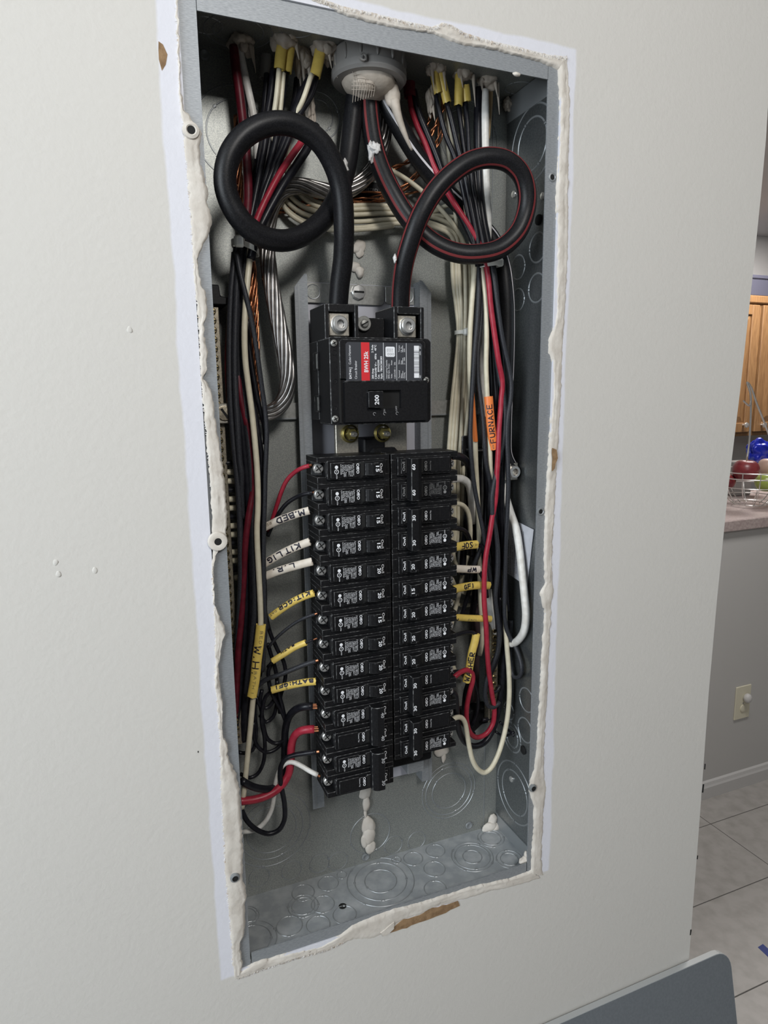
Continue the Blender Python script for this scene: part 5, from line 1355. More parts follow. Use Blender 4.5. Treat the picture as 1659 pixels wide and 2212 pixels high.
PACK = (([(129.7,50,267.7),(133.7,50,232.1),(137.8,50,193.3),(142,50,153.5),(143.9,48,112.9),(141.6,47,71.8),(137.5,47,30),(136.9,49,-13.1),(144.4,52,-58.2),(150.2,54,-104.5),(156.2,56,-152.2)], 3.0, 'w_black'),
             ([(135.6,54,268.8),(140.9,54,228.1),(145.2,54,183.8),(149.5,54,143.5),(151.5,54,102.3),(151,54,60.4),(150.6,54,17.6),(153.9,54,-26.3),(157.9,55,-71.6),(162,56,-118.1),(166.2,57,-165.8),(168.9,58,-202.5)], 3.4, 'w_black'),
             ([(131,56,268.9),(137.5,58,223.6),(141.8,58,174.1),(145.1,58,123.1),(147,58,81.4),(148.9,58,38.8),(153.5,58,-4.9),(158.1,58,-49.8),(164.1,60,-96.4),(168.8,62,-138.3)], 3.4, 'w_black'),
             ([(127.6,58,269),(126.9,60,233.2),(122.8,60,183.9),(122.1,62,133.7),(122.6,64,82),(126.8,66,28.5),(132.3,68,-26.9),(136.6,70,-84.2)], 3.0, 'w_black'),
             ([(135.4,48,265.3),(143.1,48,222.5),(148.8,48,173.5),(153.2,48,133.2),(155.2,46,92.1),(152.9,45,50.5),(151.3,45,8),(154.1,46,-35.9),(158.8,48,-81.3),(164.9,50,-128.3)], 2.8, 'w_black'),
             ([(134.5,52,102.8),(134.5,53,61.2),(138.2,56,18.2),(137.6,58,-25.6),(134.2,60,-58.9),(129.6,62,-92.7),(126,66,-133.5)], 4.0, 'w_black'),
             ([(139,50,50.7),(143.9,51,7.7),(149.1,52,-36.6),(153.7,52,-81.7),(156.9,54,-116.8),(162.9,56,-165),(169.2,58,-214.6)], 3.2, 'w_black'))
for (p, r, m), lb in zip(PACK, ranked([q[0] for q in PACK], 0.0, 'black wire packed behind the long red wire on the right, %s')):
    wire('black_wire', lb, M[m], r, p, GR)
# ---------------- wires from the right breakers
wire('thick_black_wire', 'thick black wire bending down from the 60 amp right breaker', M['w_black'], 4.2, [(75.8,29,62.7),(84.7,32,62.6),(95.3,38,60.1),(104.5,44,54.6),(111.5,50,44.3),(115.1,55,27.8),(116.3,60,5.7),(115.2,63,-19),(114,66,-47),(114,70,-81.5)], copper=3)
wire('thick_white_wire', 'thick white wire bending down from the 60 amp right breaker', M['w_white'], 4.4, [(75.9,29,37.9),(85.4,32,38),(96.1,38,36.1),(105.3,43,30.9),(111.7,48,22),(116.5,53,6.7),(120.3,58,-18.6)], copper=3)
wire('cream_wire', 'cream wire bending down from the upper 30 amp right breaker', M['w_cream'], 2.7, [(76,29,10.7),(84.9,32,10.6),(95.7,37,7.5),(104.4,42,0.3),(109.7,46,-10.3),(112.8,49,-24.4),(114.6,53,-41.6)], copper=3)
wire('black_wire', 'black wire bending down from the upper 30 amp right breaker', M['w_black'], 2.7, [(76.1,29,-15.4),(87.4,33,-17.1),(98.3,38,-21.6),(106.4,43,-29.2),(112.4,48,-40.4),(117.1,54,-55.8)], copper=3)
wire('black_wire', 'black wire leaving the yellow SOF tag toward the red wire', M['w_black'], 2.4, [(104.4,34,-38.9),(116.8,37,-40.2),(124.7,40,-44.8),(132.1,44,-54.1),(137.8,48,-67.7)])
wire('black_wire', 'black wire slanting steeply beside the yellow SOF tag', M['w_dusty'], 2.6, [(138.8,50,-18.8),(132.9,48,-28.8),(127,48,-44.6),(122.2,50,-58.2),(118.5,54,-72.5),(117.3,58,-90.1)])
wire('black_wire', 'black wire leaving the white WP tag', M['w_black'], 2.2, [(107,36,-67.9),(118.4,39,-71),(125.1,43,-78.9),(132.5,48,-90.5),(137.7,52,-108)])
wire('black_wire', 'black wire bending over into the top of the yellow WASHER tag', M['w_black'], 2.4, [(76.5,29,-139.8),(88.2,31,-139),(100,33,-139.3),(107.8,34,-140.8),(112.7,35,-144.7),(112.7,36,-152.4),(112.8,40,-174.2),(110.4,44,-198.3),(110.4,48,-223.3),(115.3,54,-250.7)], copper=3)
wire('black_wire', 'black wire dipping low under the red curl on the right', M['w_black'], 3.6, [(77.9,29,-205.4),(84.9,32,-212.6),(89,36,-231.2),(92.5,40,-251.2),(99.2,44,-271.1),(109.7,48,-286.2),(123,51,-294.4),(137.7,54,-294.4),(149.3,56,-284.4),(156.9,57,-266.8),(161.1,57,-243.1),(163.9,56,-212.9),(165.2,55,-176.8),(164.4,54,-141.1)], copper=3)
wire('long_cream_wire', 'long cream wire looping lowest on the right, from the bottom right breaker', M['w_cream'], 3.0, [(78.1,29,-241.7),(85.8,31,-239.7),(93.5,33,-242.2),(99.6,35,-250.3),(103.4,36,-266.2),(107.3,37,-285.4),(113.6,39,-305.9),(122.6,41,-320.1),(131.7,42,-326.6),(140.7,43,-323.8),(150.3,44,-311.2),(159.1,45,-289.1),(165.2,46,-263.3),(167.2,46,-233.4),(165.9,46,-203.2),(163.3,47,-173.6),(160.7,48,-144.4),(160,50,-110.3),(159.3,52,-76.7)], copper=3)
wire('thick_white_wire', 'thick white wire looping down the right wall from the neutral lug', M['w_white'], 4.6, [(165.2,66,37.1),(167.1,62,10),(168.7,54,-8.3),(170.2,44,-26),(170.5,37,-46.6),(170.2,30,-72.6),(170.2,23,-104),(170.6,20,-125.5),(170.6,23,-144.5),(170.7,34,-159.7),(170.3,46,-168.5),(168.3,56,-170.6),(165.5,62,-167.5)])
G = 'slack %s wires deep between the right breakers and the neutral bar'
GL = 'slack %s wire deep in shadow between the right breakers and the neutral bar'
for p, r, m in (([(111.9,76,-10),(108.3,76,-31.8),(106,76,-59.5),(112.3,76,-74.3),(125.9,78,-78),(136,80,-76.2)], 2.4, 'w_cream'),
                ([(125.8,78,-62),(119.7,78,-84.2),(113.6,78,-112.2),(107.4,78,-134.6),(102.5,78,-151.4)], 2.6, 'w_cream'),
                ([(131.5,66,-62.8),(125.5,66,-87.5),(118.1,68,-115.7),(111.9,70,-138.5)], 2.6, 'w_black'),
                ([(105.8,80,-88.8),(114.6,80,-104.2),(130.6,80,-110.3),(144.6,82,-111.5)], 2.4, 'w_cream'),
                ([(108.2,82,-118.4),(122.2,82,-125),(141.5,82,-125.3)], 2.2, 'w_cream'),
                ([(93,60,-172.6),(98.9,64,-192.6),(109.8,70,-208.7),(123.4,76,-214.9)], 3.4, 'w_cream'),
                ([(116,56,-210.1),(112.2,58,-228),(112.3,60,-252.9),(118.7,62,-273.4),(129.1,64,-285.8)], 2.4, 'w_black'),
                ([(124.8,58,-212.5),(131.3,60,-232.6),(132.7,64,-258.9),(127.3,68,-278.1)], 2.2, 'w_black'),
                ([(139.5,62,-268.6),(148.1,62,-269.2),(155.4,62,-267.6)], 2.2, 'w_black'),
                ([(84.3,40,-189.1),(90.8,42,-189.4),(100.5,44,-193.6),(109.1,46,-204.7)], 3.0, 'w_black')):
    c_ = 'cream' if m == 'w_cream' else 'black'
    wire('%s_wire' % c_, GL % c_, M[m], r, p, G % c_)
for p in ([(162.4,58,-274.6),(170,57,-283.2),(171,46,-284.2),(171.1,40,-286.1)], [(158.4,62,-288.1),(165.3,60,-293.7),(168.3,50,-289.9),(171,40,-281.2)]):
    wire('tie_tail', 'thin black wire tail crossing low by the right wall knockouts', M['w_black'], 1.6, p, 'thin black tails low on the right')


# ------------------------------------------------------------------ cut-off cable jackets used as name tags
STROKE = {
    'A': [[(0, 0), (.5, 1), (1, 0)], [(.2, .4), (.8, .4)]], 'B': [[(0, 0), (0, 1), (.7, .95), (.75, .65), (0, .52), (.85, .45), (.85, .08), (0, 0)]],
    'C': [[(.9, .85), (.5, 1), (.1, .7), (.1, .3), (.5, 0), (.9, .15)]], 'D': [[(0, 0), (0, 1), (.6, .95), (.95, .55), (.65, .08), (0, 0)]],
    'E': [[(.85, 1), (0, 1), (0, 0), (.9, 0)], [(0, .52), (.7, .52)]], 'F': [[(.9, 1), (0, 1), (0, 0)], [(0, .52), (.75, .52)]],
    'G': [[(.9, .85), (.5, 1), (.1, .7), (.1, .3), (.5, 0), (.9, .12), (.9, .45), (.55, .45)]], 'H': [[(0, 0), (0, 1)], [(.9, 0), (.9, 1)], [(0, .5), (.9, .5)]],
    'I': [[(.5, 0), (.5, 1)]], 'K': [[(0, 0), (0, 1)], [(.85, 1), (0, .45), (.9, 0)]], 'L': [[(0, 1), (0, 0), (.85, 0)]],
    'M': [[(0, 0), (.1, 1), (.5, .35), (.9, 1), (1, 0)]], 'N': [[(0, 0), (0, 1), (.9, 0), (.9, 1)]], 'O': [[(.5, 1), (.1, .75), (.1, .25), (.5, 0), (.9, .25), (.9, .75), (.5, 1)]],
    'P': [[(0, 0), (0, 1), (.75, .95), (.8, .55), (0, .45)]], 'R': [[(0, 0), (0, 1), (.75, .95), (.8, .6), (0, .48), (.9, 0)]],
    'S': [[(.85, .88), (.45, 1), (.1, .78), (.5, .52), (.9, .25), (.5, 0), (.05, .12)]], 'T': [[(0, 1), (1, 1)], [(.5, 1), (.5, 0)]], 'U': [[(0, 1), (.05, .2), (.5, 0), (.9, .2), (.9, 1)]],
    'W': [[(0, 1), (.2, 0), (.5, .7), (.8, 0), (1, 1)]], '.': [[(.35, 0), (.5, .08)]], ':': [[(.4, .1), (.5, .18)], [(.4, .7), (.5, .78)]], '1': [[(.3, .8), (.55, 1), (.55, 0)]],
    'Q': [[(.5, 1), (.1, .75), (.1, .25), (.5, 0), (.9, .25), (.9, .75), (.5, 1)], [(.6, .25), (1, 0)]], '-': [[(.1, .5), (.9, .5)]],
}


class Sleeve:
    """a flattened, hollow length of jacket along a path; ink is drawn on the face turned to the room"""

    def __init__(self, path, a, b, flare=0.0):
        self.pts = resample(path, 2.0)
        self.T, self.N, self.B = frames(self.pts)
        self.a, self.b = a, b
        self.L = [0.0]
        for i in range(1, len(self.pts)):
            self.L.append(self.L[-1] + (self.pts[i] - self.pts[i - 1]).length)

    def at(self, s, t, lift=0.0):
        s = min(max(s, 0.0), self.L[-1] - 1e-4)
        i = 0
        while i < len(self.L) - 2 and self.L[i + 1] < s:
            i += 1
        k = (s - self.L[i]) / (self.L[i + 1] - self.L[i])
        p = self.pts[i].lerp(self.pts[i + 1], k)
        n, u = self.N[i].lerp(self.N[i + 1], k).normalized(), -self.B[i].lerp(self.B[i + 1], k).normalized()
        return p + n * ((self.b + lift) * math.cos(t)) + u * ((self.a + lift) * math.sin(t))

    def body(self, jag=0.6, seed=1):
        rnd = random.Random(seed)
        n = 18
        mb = MB()
        v, fs = [], []
        R = len(self.pts)
        e0 = [rnd.uniform(-jag, jag) for _ in range(n)]
        e1 = [rnd.uniform(-jag, jag) for _ in range(n)]
        for shell in (1.0, 0.84):
            for i in range(R):
                for k in range(n):
                    t = 2 * math.pi * k / n
                    c, s = math.cos(t), math.sin(t)
                    q = 1 + 0.05 * math.cos(3 * t)
                    p = self.pts[i] + self.N[i] * (self.b * q * shell * c) - self.B[i] * (self.a * shell * s)
                    if i == 0:
                        p = p - self.T[i] * e0[k]
                    if i == R - 1:
                        p = p + self.T[i] * e1[k]
                    v.append(p)
        for i in range(R - 1):
            for k in range(n):
                k2 = (k + 1) % n
                fs.append((i * n + k, i * n + k2, (i + 1) * n + k2, (i + 1) * n + k))
                o = R * n
                fs.append((o + i * n + k, o + (i + 1) * n + k, o + (i + 1) * n + k2, o + i * n + k2))
        for k in range(n):
            k2 = (k + 1) % n
            for i in (0, R - 1):
                fs.append((i * n + k, i * n + k2, R * n + i * n + k2, R * n + i * n + k))
        return mb.add(v, fs)

    def ink(self, mb, strokes, w):
        """strokes: lists of (s, angle) on the sleeve"""
        for st in strokes:
            for (s0, h0), (s1, h1) in zip(st[:-1], st[1:]):
                dx, dy = s1 - s0, h1 - h0
                ln = math.hypot(dx, dy) or 1
                ux, uy = dx / ln, dy / ln
                e = w * 0.36
                K = 5
                v, fs = [], []
                for i in range(K + 1):
                    d = -e + (ln + 2 * e) * i / K
                    ww = w / 2 * (0.72 if i in (0, K) else 1.0)
                    for sg in (1, -1):
                        v.append(self.at(s0 + ux * d - uy * ww * sg, (h0 + uy * d + ux * ww * sg) / self.a, 0.18))
                for i in range(K):
                    fs.append((2 * i, 2 * i + 1, 2 * i + 3, 2 * i + 2))
                mb.add(v, fs)

    def write(self, mb, s, s0, h, w, gap, pen, t0=0.0, slant=0.0, seed=3):
        """word s from s0 on, letters h high and w wide; t0 shifts the word across the sleeve"""
        rnd = random.Random(seed)
        for ch in s:
            if ch != ' ':
                j = rnd.uniform(-0.06, 0.06) * h
                ww = w * (0.5 if ch in '.:I1' else 1)
                self.ink(mb, [[(s0 + (x + slant * y) * ww, t0 + j + (y - 0.5) * h) for x, y in st] for st in STROKE[ch]], pen)
                s0 += ww + gap
            else:
                s0 += w * 0.6
        return mb


def sleeve(label, m, path, a, b, words=(), cat='cable tag', name='cable_tag', seed=1, group=None, inkm='ink'):
    """words: (text, start mm, height, width, gap, pen width, shift across, material)"""
    sv = Sleeve(path, a, b)
    o = sv.body(0.5, seed).build(name, m, None, path[0], smooth=True, angle=50)
    tag(o, label, cat, group)
    for q in words:
        mb = MB()
        sv.write(mb, q[0], q[1], q[2], q[3], q[4], q[5], q[6] if len(q) > 6 else 0.0, seed=seed)
        mb.build('handwriting' if q[5] > 0.6 else 'stamped_print', M[q[7] if len(q) > 7 else 'ink'], o)
    return o


JW, JY, JO = M['j_white'], M['j_yellow'], M['j_orange']
sleeve('white jacket tag marked M.BED beside the left breakers', JW, [(-81.5,29,16.5),(-90.9,33,13.8),(-100.6,38,10.1),(-109.9,43,6.2),(-117.6,47,2),(-127,52,-3.3)], 4.0, 2.7,
       (('M.BED', 4.5, 5.4, 5.2, 1.5, 1.5), ('RE', 39.5, 2.4, 2.6, 0.9, 0.4, -1.2, 'ink_grey')), seed=2)
sleeve('white jacket tag marked KIT LIG beside the left breakers', JW, [(-81.7,29,-15),(-92.2,33,-19),(-102.9,38,-24.2),(-112.9,43,-30),(-121.6,47,-35.7),(-130.8,52,-42.6)], 4.1, 2.8, (('KIT LIG', 10.5, 5.2, 5.0, 1.6, 1.4),), seed=3)
sleeve('white jacket tag marked L.R., its edge folded, beside the left breakers', JW, [(-80,29,-35.6),(-90.5,33,-38.3),(-101.3,38,-41.6),(-112.1,43,-45.4),(-122.3,47,-49.6),(-131.3,52,-54.1)], 4.2, 2.8, (('L.R.', 18, 4.4, 5.4, 2.2, 1.35, -1.2),), seed=4)
sleeve('yellow jacket tag marked KIT, upper one beside the left breakers', JY, [(-79.2,29,-68.6),(-87.2,32,-71.3),(-96.9,36,-76.1),(-107.2,40,-82.7),(-115.2,44,-89.2),(-120.6,46,-93.5)], 3.8, 2.8, (('KIT:GCR', 4, 4.0, 4.2, 1.6, 1.35, -1.9), ('DAT', 42, 2.0, 2.2, 1.0, 0.4, -1.9, 'ink_grey')), seed=5)
sleeve('short yellow jacket tag with black ink along its lower edge, beside the left breakers', JY, [(-89,30,-120.3),(-94.6,33,-122.9),(-101.5,37,-127.2),(-109,41,-133),(-115.8,44,-137.5),(-120.8,46,-141)], 3.3, 2.7, (('BATH', 12, 1.8, 3.0, 1.6, 0.8, -3.2),), seed=6)
sleeve('yellow jacket tag marked BATH GFI, lowest one beside the left breakers', JY, [(-80.4,29,-163.8),(-90.5,32,-164.2),(-100.4,36,-166.1),(-110.7,40,-168.4),(-118.7,44,-171.1),(-123.2,46,-172.7)], 3.9, 2.9, (('BATH:GFI', 3, 3.6, 4.0, 1.5, 1.35, -2.2), ('E', 30, 1.8, 2.0, 1.0, 0.4, 1.6, 'ink_grey')), seed=7)
sleeve('long upright yellow jacket tag marked W.H. on the left bundle', JY, [(-132.9,36,-96.3),(-135.5,36,-113.5),(-138.8,36,-132.6),(-141.6,36,-151.9),(-145.6,37,-171.6)], 5.0, 3.4,
       (('W.H.', 22, 7.0, 7.4, 2.6, 1.25), ('BED 1', 6, 2.6, 3.4, 1.6, 0.42, 2.0, 'ink_grey'), ('BATH 1', 48, 2.6, 3.4, 1.6, 0.42, 0.4, 'ink_grey')), seed=8)
sleeve('orange jacket tag marked FURNACE on the right bundle', JO, [(135.6,38,66.9),(131.7,37,85.5),(129,37,105.8),(127.6,38,124.9)], 4.9, 3.4,
       (('FURNACE', 8.5, 5.6, 4.6, 1.6, 1.15), ('WW', 1.5, 2.2, 2.2, 0.6, 0.4, 1.0, 'ink_grey')), seed=9)
sleeve('orange jacket tag seen edge-on left of the FURNACE tag', JO, [(111.2,47,134.6),(113.2,47,116.1),(115.1,47,95.8),(117.7,48,76.3)], 2.8, 4.6, seed=10)
sleeve('yellow jacket tag marked SOF beside the right breakers', JY, [(113.3,35,-38.4),(103.2,33,-37.5),(93.3,31,-37.1),(79.6,29,-37.4)], 4.7, 2.8, (('HEA', 1.2, 2.2, 2.4, 0.5, 0.4, 0.0, 'ink_grey'), ('SOF', 8.5, 6.4, 4.4, 1.4, 1.4)), seed=11)
sleeve('white jacket tag marked WP beside the right breakers', M['j_white'], [(117.2,36,-68),(105.9,34,-66.2),(93.5,31,-63.6),(77.4,29,-60.7)], 4.3, 2.8, (('WP', 6.5, 4.6, 5.6, 2.6, 1.6),), seed=12)
sleeve('yellow jacket tag marked GFI crossing behind the red wire', JY, [(74.5,30,-87.1),(86,33,-86.1),(98.3,36,-86.3),(110.7,38,-86.8),(122.8,40,-88.3),(134.5,42,-90.8)], 4.6, 2.9, (('T', 3, 3.8, 4, 1.5, 1.2), ('GFI', 22, 4.8, 4.2, 1.6, 1.4, 0.4)), seed=13)
sleeve('plain looking yellow jacket tag with faint stamped print, below the GFI tag', JY, [(75.8,30,-117.2),(88.6,32,-119.7),(101.6,34,-122.8),(118.5,37,-126.7),(135.8,40,-130.7)], 3.9, 2.8, (('N', 8, 3.2, 3.6, 1.5, 1.2, -2.2), ('ENCL', 26, 2.4, 2.8, 1.0, 0.4, -1.4, 'ink_grey')), seed=14)
sleeve('hanging yellow jacket tag marked WASHER right of the breakers', JY, [(101.6,36,-200.9),(104.6,35,-185.1),(107.5,34,-165.4),(111,34,-153.6),(113.3,34,-143.4)], 4.6, 3.2, (('WASHER', 2.5, 5.4, 4.6, 1.5, 1.4, -0.3),), seed=15)

# ------------------------------------------------------------------ openings at the top of the box, sealed with foam
PI = M['putty_in']


def foam(label, c, rad, seed, drips=(), group=None, name='sealing_foam'):
    c = Vector(c)
    mb = MB()
    rnd_ = random.Random(seed)
    mb.blob(c, rad, seed, 0.4, 1.3, 4)
    for k in range(5):
        a = rnd_.uniform(0, 6.28)
        mb.blob(c + Vector((math.cos(a) * rad[0] * 0.7, math.sin(a) * rad[1] * 0.7 - 1, rnd_.uniform(-0.9, 0.3) * rad[2])), (rad[0] * rnd_.uniform(0.25, 0.45), rad[1] * 0.35, rad[2] * rnd_.uniform(0.3, 0.7)), seed + k, 0.35, 1.2, 3)
    for dx, dy, ln in drips:
        p = c + Vector((dx, dy, -rad[2] * 0.4))
        mb.tube([p, p + Vector((1, -1, -ln * 0.5)), p + Vector((2.5, -1, -ln))], lambda t: 1.9 * (1 - t) + 0.25, 7, 0, 2.0)
    o = mb.build(name, PI, None, c, smooth='all')
    return tag(o, label, 'sealant', group)


foam('ragged foam plug at the leftmost opening, over the thick red wire', [(-119.4,66,446)][0], (11, 10, 8), 1, ((7, -4, 16), (9, -2, 22), (-6, -5, 12)))
foam('foam lump above the left pair of yellow jackets', [(-82.3,56,450.8)][0], (12, 10, 11), 2, ((10, -4, 14),))
foam('stringy foam lump behind the left yellow jackets', [(-63.1,68,445.3)][0], (10, 8, 16), 3, ((0, -4, 36), (6, -4, 44), (-4, -3, 30)))
foam('foam lump with long drips above the single left yellow jacket', [(-44.5,54,450.4)][0], (12, 10, 11), 4, ((8, -4, 24), (10, -2, 16), (2, -6, 18)))
foam('foam lump above the upper right pair of yellow jackets', [(71.5,54,451.7)][0], (10, 9, 10), 5, ((-6, -3, 22), (7, -3, 20)))
foam('foam lump above the short right pair of yellow jackets', [(104,56,452.1)][0], (11, 9, 10), 6, ((9, -4, 30), (-5, -3, 14)))
foam('foam lump at the rightmost opening, over the thick white wire', [(134.2,60,450)][0], (12, 10, 9), 7, ((10, -4, 30), (-9, -3, 16), (6, -6, 14)))
foam('small foam smear on the upper right of the back panel', [(176.3,86,442.2)][0], (5, 4, 7), 8)
foam('thin foam drip left of the upper right yellow jackets', [(69.7,62,422.8)][0], (4, 4, 12), 9, ((1, -2, 16),))
foam('hanging foam rag below the single left yellow jacket', [(-55.4,72,401)][0], (6, 4, 13), 12, ((2, -1, 18), (-3, -1, 14)))
GLJ = 'yellow jacket stub at the top opening'
for p, a, lb in (([(-83.3,54,447.5),(-85.9,54,437.9),(-88.2,54,422.9)], 5.0, 'left of the two yellow jacket stubs at the upper left openings'), ([(-75.9,56,448.1),(-78.1,56,436.9),(-80.8,56,422.2)], 4.6, 'right of the two yellow jacket stubs at the upper left openings'),
              ([(-48.9,52,444.6),(-51.5,52,433.6),(-55,52,421)], 5.2, 'single yellow jacket stub at the upper left, nearest the big bushing'),
              ([(68.9,54,447.1),(71.5,54,437),(75.1,55,426.9)], 4.3, 'shorter yellow jacket stub of the upper right pair'), ([(75.6,54,448.2),(79.3,54,436.1),(85.1,55,419.3)], 4.3, 'longer yellow jacket stub of the upper right pair'),
              ([(99.3,56,448.4),(98.8,56,433.3),(98.9,57,419.4)], 4.5, 'left yellow jacket stub beside the thick white wire'), ([(105.7,56,438.6),(106.9,56,432.3),(108.6,57,424.2)], 4.8, 'right yellow jacket stub beside the thick white wire')):
    sleeve(lb, JY, p, a, 3.4, (), 'cable jacket', 'cable_jacket', int(a * 10), None)
sleeve('grey dusty jacket stub behind the left yellow jackets', M['pvc'], [(-94.9,74,442.8),(-96.3,74,431.9),(-97.6,74,421.9)], 5.0, 3.6, (), 'cable jacket', 'cable_jacket', 31)
sleeve('orange red jacket stub in the shadow right of the big bushing', M['w_dred'], [(47.9,66,437.1),(47.9,66,431.1),(48.9,66,423.6)], 6.0, 5.0, (), 'cable jacket', 'cable_jacket', 33)
t = thing('conduit_bushing', 'big grey white plastic conduit bushing with foam plug at the top of the box', 'bushing', (0, 52, 449))
cb = Vector((-1, 52, 449))
bz = MB().lathe(cb, (0, 0, -1), [(20, 0), (33, 0), (34.5, 2), (34.5, 17), (36.2, 17.6), (36.2, 23.5), (34, 26), (27, 26), (25, 24), (24, 10)], 48)
bz.build('bushing_ring', M['pvc'], t, smooth=True)
rb = MB()
for k in range(14):
    a = k * 2 * math.pi / 14 + 0.1
    p = cb + Vector((math.cos(a) * 34.6, math.sin(a) * 34.6, -9.5))
    rb.blob(p, (1.6, 1.6, 7), 1, 0.0, 1, 2)
rb.build('grip_ribs', M['pvc'], t, smooth='all')
pg = MB()
pg.blob(cb + Vector((0, -2, -27)), (26, 24, 13), 11, 0.10, 1.0, 4)
pg.blob(cb + Vector((-10, -14, -32)), (12, 8, 9), 12, 0.2, 1.2, 3)
pg.blob(cb + Vector((20, -10, -36)), (7, 6, 14), 13, 0.2, 1.2, 3)
pg.tube([cb + Vector((21, -12, -42)), cb + Vector((24, -14, -56)), cb + Vector((34, -13, -76)), cb + Vector((40, -11, -84))], lambda q: 4.0 * (1 - q) + 1.2, 8, 0, 3.0)
pg.build('foam_plug', PI, t, smooth='all')
ms = MB()
for k in range(9):
    x = -23 + k * 2.6
    ms.tube([cb + Vector((x, -20 + abs(k - 4) * 0.6, -26)), cb + Vector((x + 0.6, -21.5 + abs(k - 4) * 0.6, -36)), cb + Vector((x - 0.3, -17, -44 - (8 - k)))], 0.2, 5, 0, 3)
for k in range(5):
    ms.tube([cb + Vector((-24, -17, -29 - k * 3)), cb + Vector((-14, -22, -29 - k * 3.2)), cb + Vector((-2, -20.5, -30 - k * 2.6))], 0.2, 5, 0, 3)
o = ms.build('fibre_mesh', PI, t)
o['kind'] = 'stuff'
c = [(-20.5,17,428.3)][0]
MB().lathe(c, BACK, [(3.6, -1), (3.6, 1.4), (2.2, 1.6), (2.0, 0.4)], 16).build('raised_mark', M['pvc'], t, smooth=True)

# dabs on the back, floor and cables
W_ = M['putty']


def dab(label, parts, m=None, flat=0.35):
    mb = MB()
    for k, (c, rad) in enumerate(parts):
        mb.blob(c, rad, int(c[0] * 3 + c[2]) % 50 + k, 0.28, 0.9, 3)
    o = mb.build('compound_dab', m or W_, None, parts[0][0], smooth='all')
    tag(o, label, 'compound')


dab('upper tan compound dab on the back panel between the two loops', [([(0.3,91,282.4)][0], (6.5, 2.6, 7)), ([(0.7,91,276.8)][0], (4.5, 2.2, 5.5)), ([(-2.9,91,279.8)][0], (5.5, 2.2, 5))])
dab('lower tan compound dab on the back panel between the two loops', [([(-5.9,91,261.6)][0], (6.5, 3, 5)), ([(-0.1,90,257.1)][0], (5, 4, 6))])
dab('long white compound smear on the back panel below the left breakers', [([(-3.4,90,-391.1)][0], (9, 4, 13)), ([(-4.1,89,-404.8)][0], (8, 5, 12)), ([(-1.7,88,-419.4)][0], (6.5, 4, 9)), ([(-8.8,88,-408.4)][0], (5, 3, 9))])
dab('narrow compound drip hanging just under the left breakers', [([(-6.8,90,-346)][0], (7, 3, 9)), ([(-5.3,90,-360.6)][0], (5, 3.4, 11)), ([(-6.7,90,-372.7)][0], (2, 1.8, 8))])
dab('white compound splash in the lower right corner of the box', [([(171.9,88,-431.7)][0], (6, 4, 9)), ([(167.3,86,-439.3)][0], (10, 5, 7)), ([(175.9,86,-442.5)][0], (7, 5, 6))])
dab('white compound dab peeking under the right breakers', [([(98.2,90,-314.1)][0], (10, 3, 8)), ([(100.2,90,-322.8)][0], (3, 2, 9))])
dab('small white compound crumb on the bottom right edge of the box', [([(166.8,5,-429.8)][0], (7, 4, 4)), ([(170,5,-425.1)][0], (4, 3, 6))])
dab('white paint crumb on the top flange near its right end', [([(131.3,0,430.3)][0], (4.5, 2, 2))])
for own, pts in (('service_cable', (([(-41.9,12,332.2)][0], (3.2, 2, 6.5)), ([(-26.1,50,332.3)][0], (2, 1.6, 3)))), ('striped_service_cable', (([(1.5,44,363.1)][0], (5.5, 2.6, 5)), ([(-2.6,46,360.3)][0], (3, 2, 9)), ([(12.1,24,258.6)][0], (1.6, 1.6, 4)), ([(7.5,42,336.4)][0], (2.4, 1.6, 5))))):
    par = bpy.data.objects[own]
    for c, rad in pts:
        MB().blob(c, rad, int(c[0]) % 17, 0.7, 2.2, 3).build('paint_splash', M['trim'], par, smooth='all')

# ------------------------------------------------------------------ ties
def band(pts_c, rx, ry, h, th=0.9, tilt=0.0, n=32):
    c = Vector(pts_c)
    mb = MB()
    v, fs = [], []
    for i in range(n):
        a = 2 * math.pi * i / n
        for r_, z in ((0, -h / 2), (0, h / 2), (th, h / 2), (th, -h / 2)):
            x = math.cos(a) * (rx + r_)
            v.append(c + Vector((x, math.sin(a) * (ry + r_), z + x * tilt)))
    for i in range(n):
        j = (i + 1) % n
        for k in range(4):
            fs.append((i * 4 + k, j * 4 + k, j * 4 + (k + 1) % 4, i * 4 + (k + 1) % 4))
    return mb.add(v, fs)


def tie(label, c, rx, ry, h, head, hs, tilt=0.0):
    t = thing('cable_tie', label, 'cable tie', c)
    band(c, rx, ry, h, 1.0, tilt).build('strap', M['nylon'], t, smooth=True)
    q = Vector(head)
    hd = MB().box(q.x - hs[0], q.x + hs[0], q.y - 3, q.y + 3, q.z - hs[1], q.z + hs[1]).build('head', M['nylon'], t, bevel=1.6)
    MB().box(q.x - hs[0] * 0.3, q.x + hs[0] * 0.3, q.y - 3.25, q.y - 2.8, q.z - hs[1] * 0.5, q.z + hs[1] * 0.5).build('pawl_slot', M['trim'], hd)


tie('white nylon cable tie with square head round the left bundle', [(-128.6,46,263.6)][0], 11.5, 13, 5.0, [(-137,29,265.5)][0], (4.6, 5.0), -0.35)
tie('white nylon cable tie round the right bundle under the striped loop', [(132,48,263.7)][0], 14, 13, 5.0, [(140.2,40,265.6)][0], (4.4, 4.0), 0.12)
tie('small white nylon cable tie round the cream bundle', [(115.9,75,196)][0], 8.2, 9, 4.2, [(112.8,62,195.3)][0], (3.4, 4.0), 0.03)

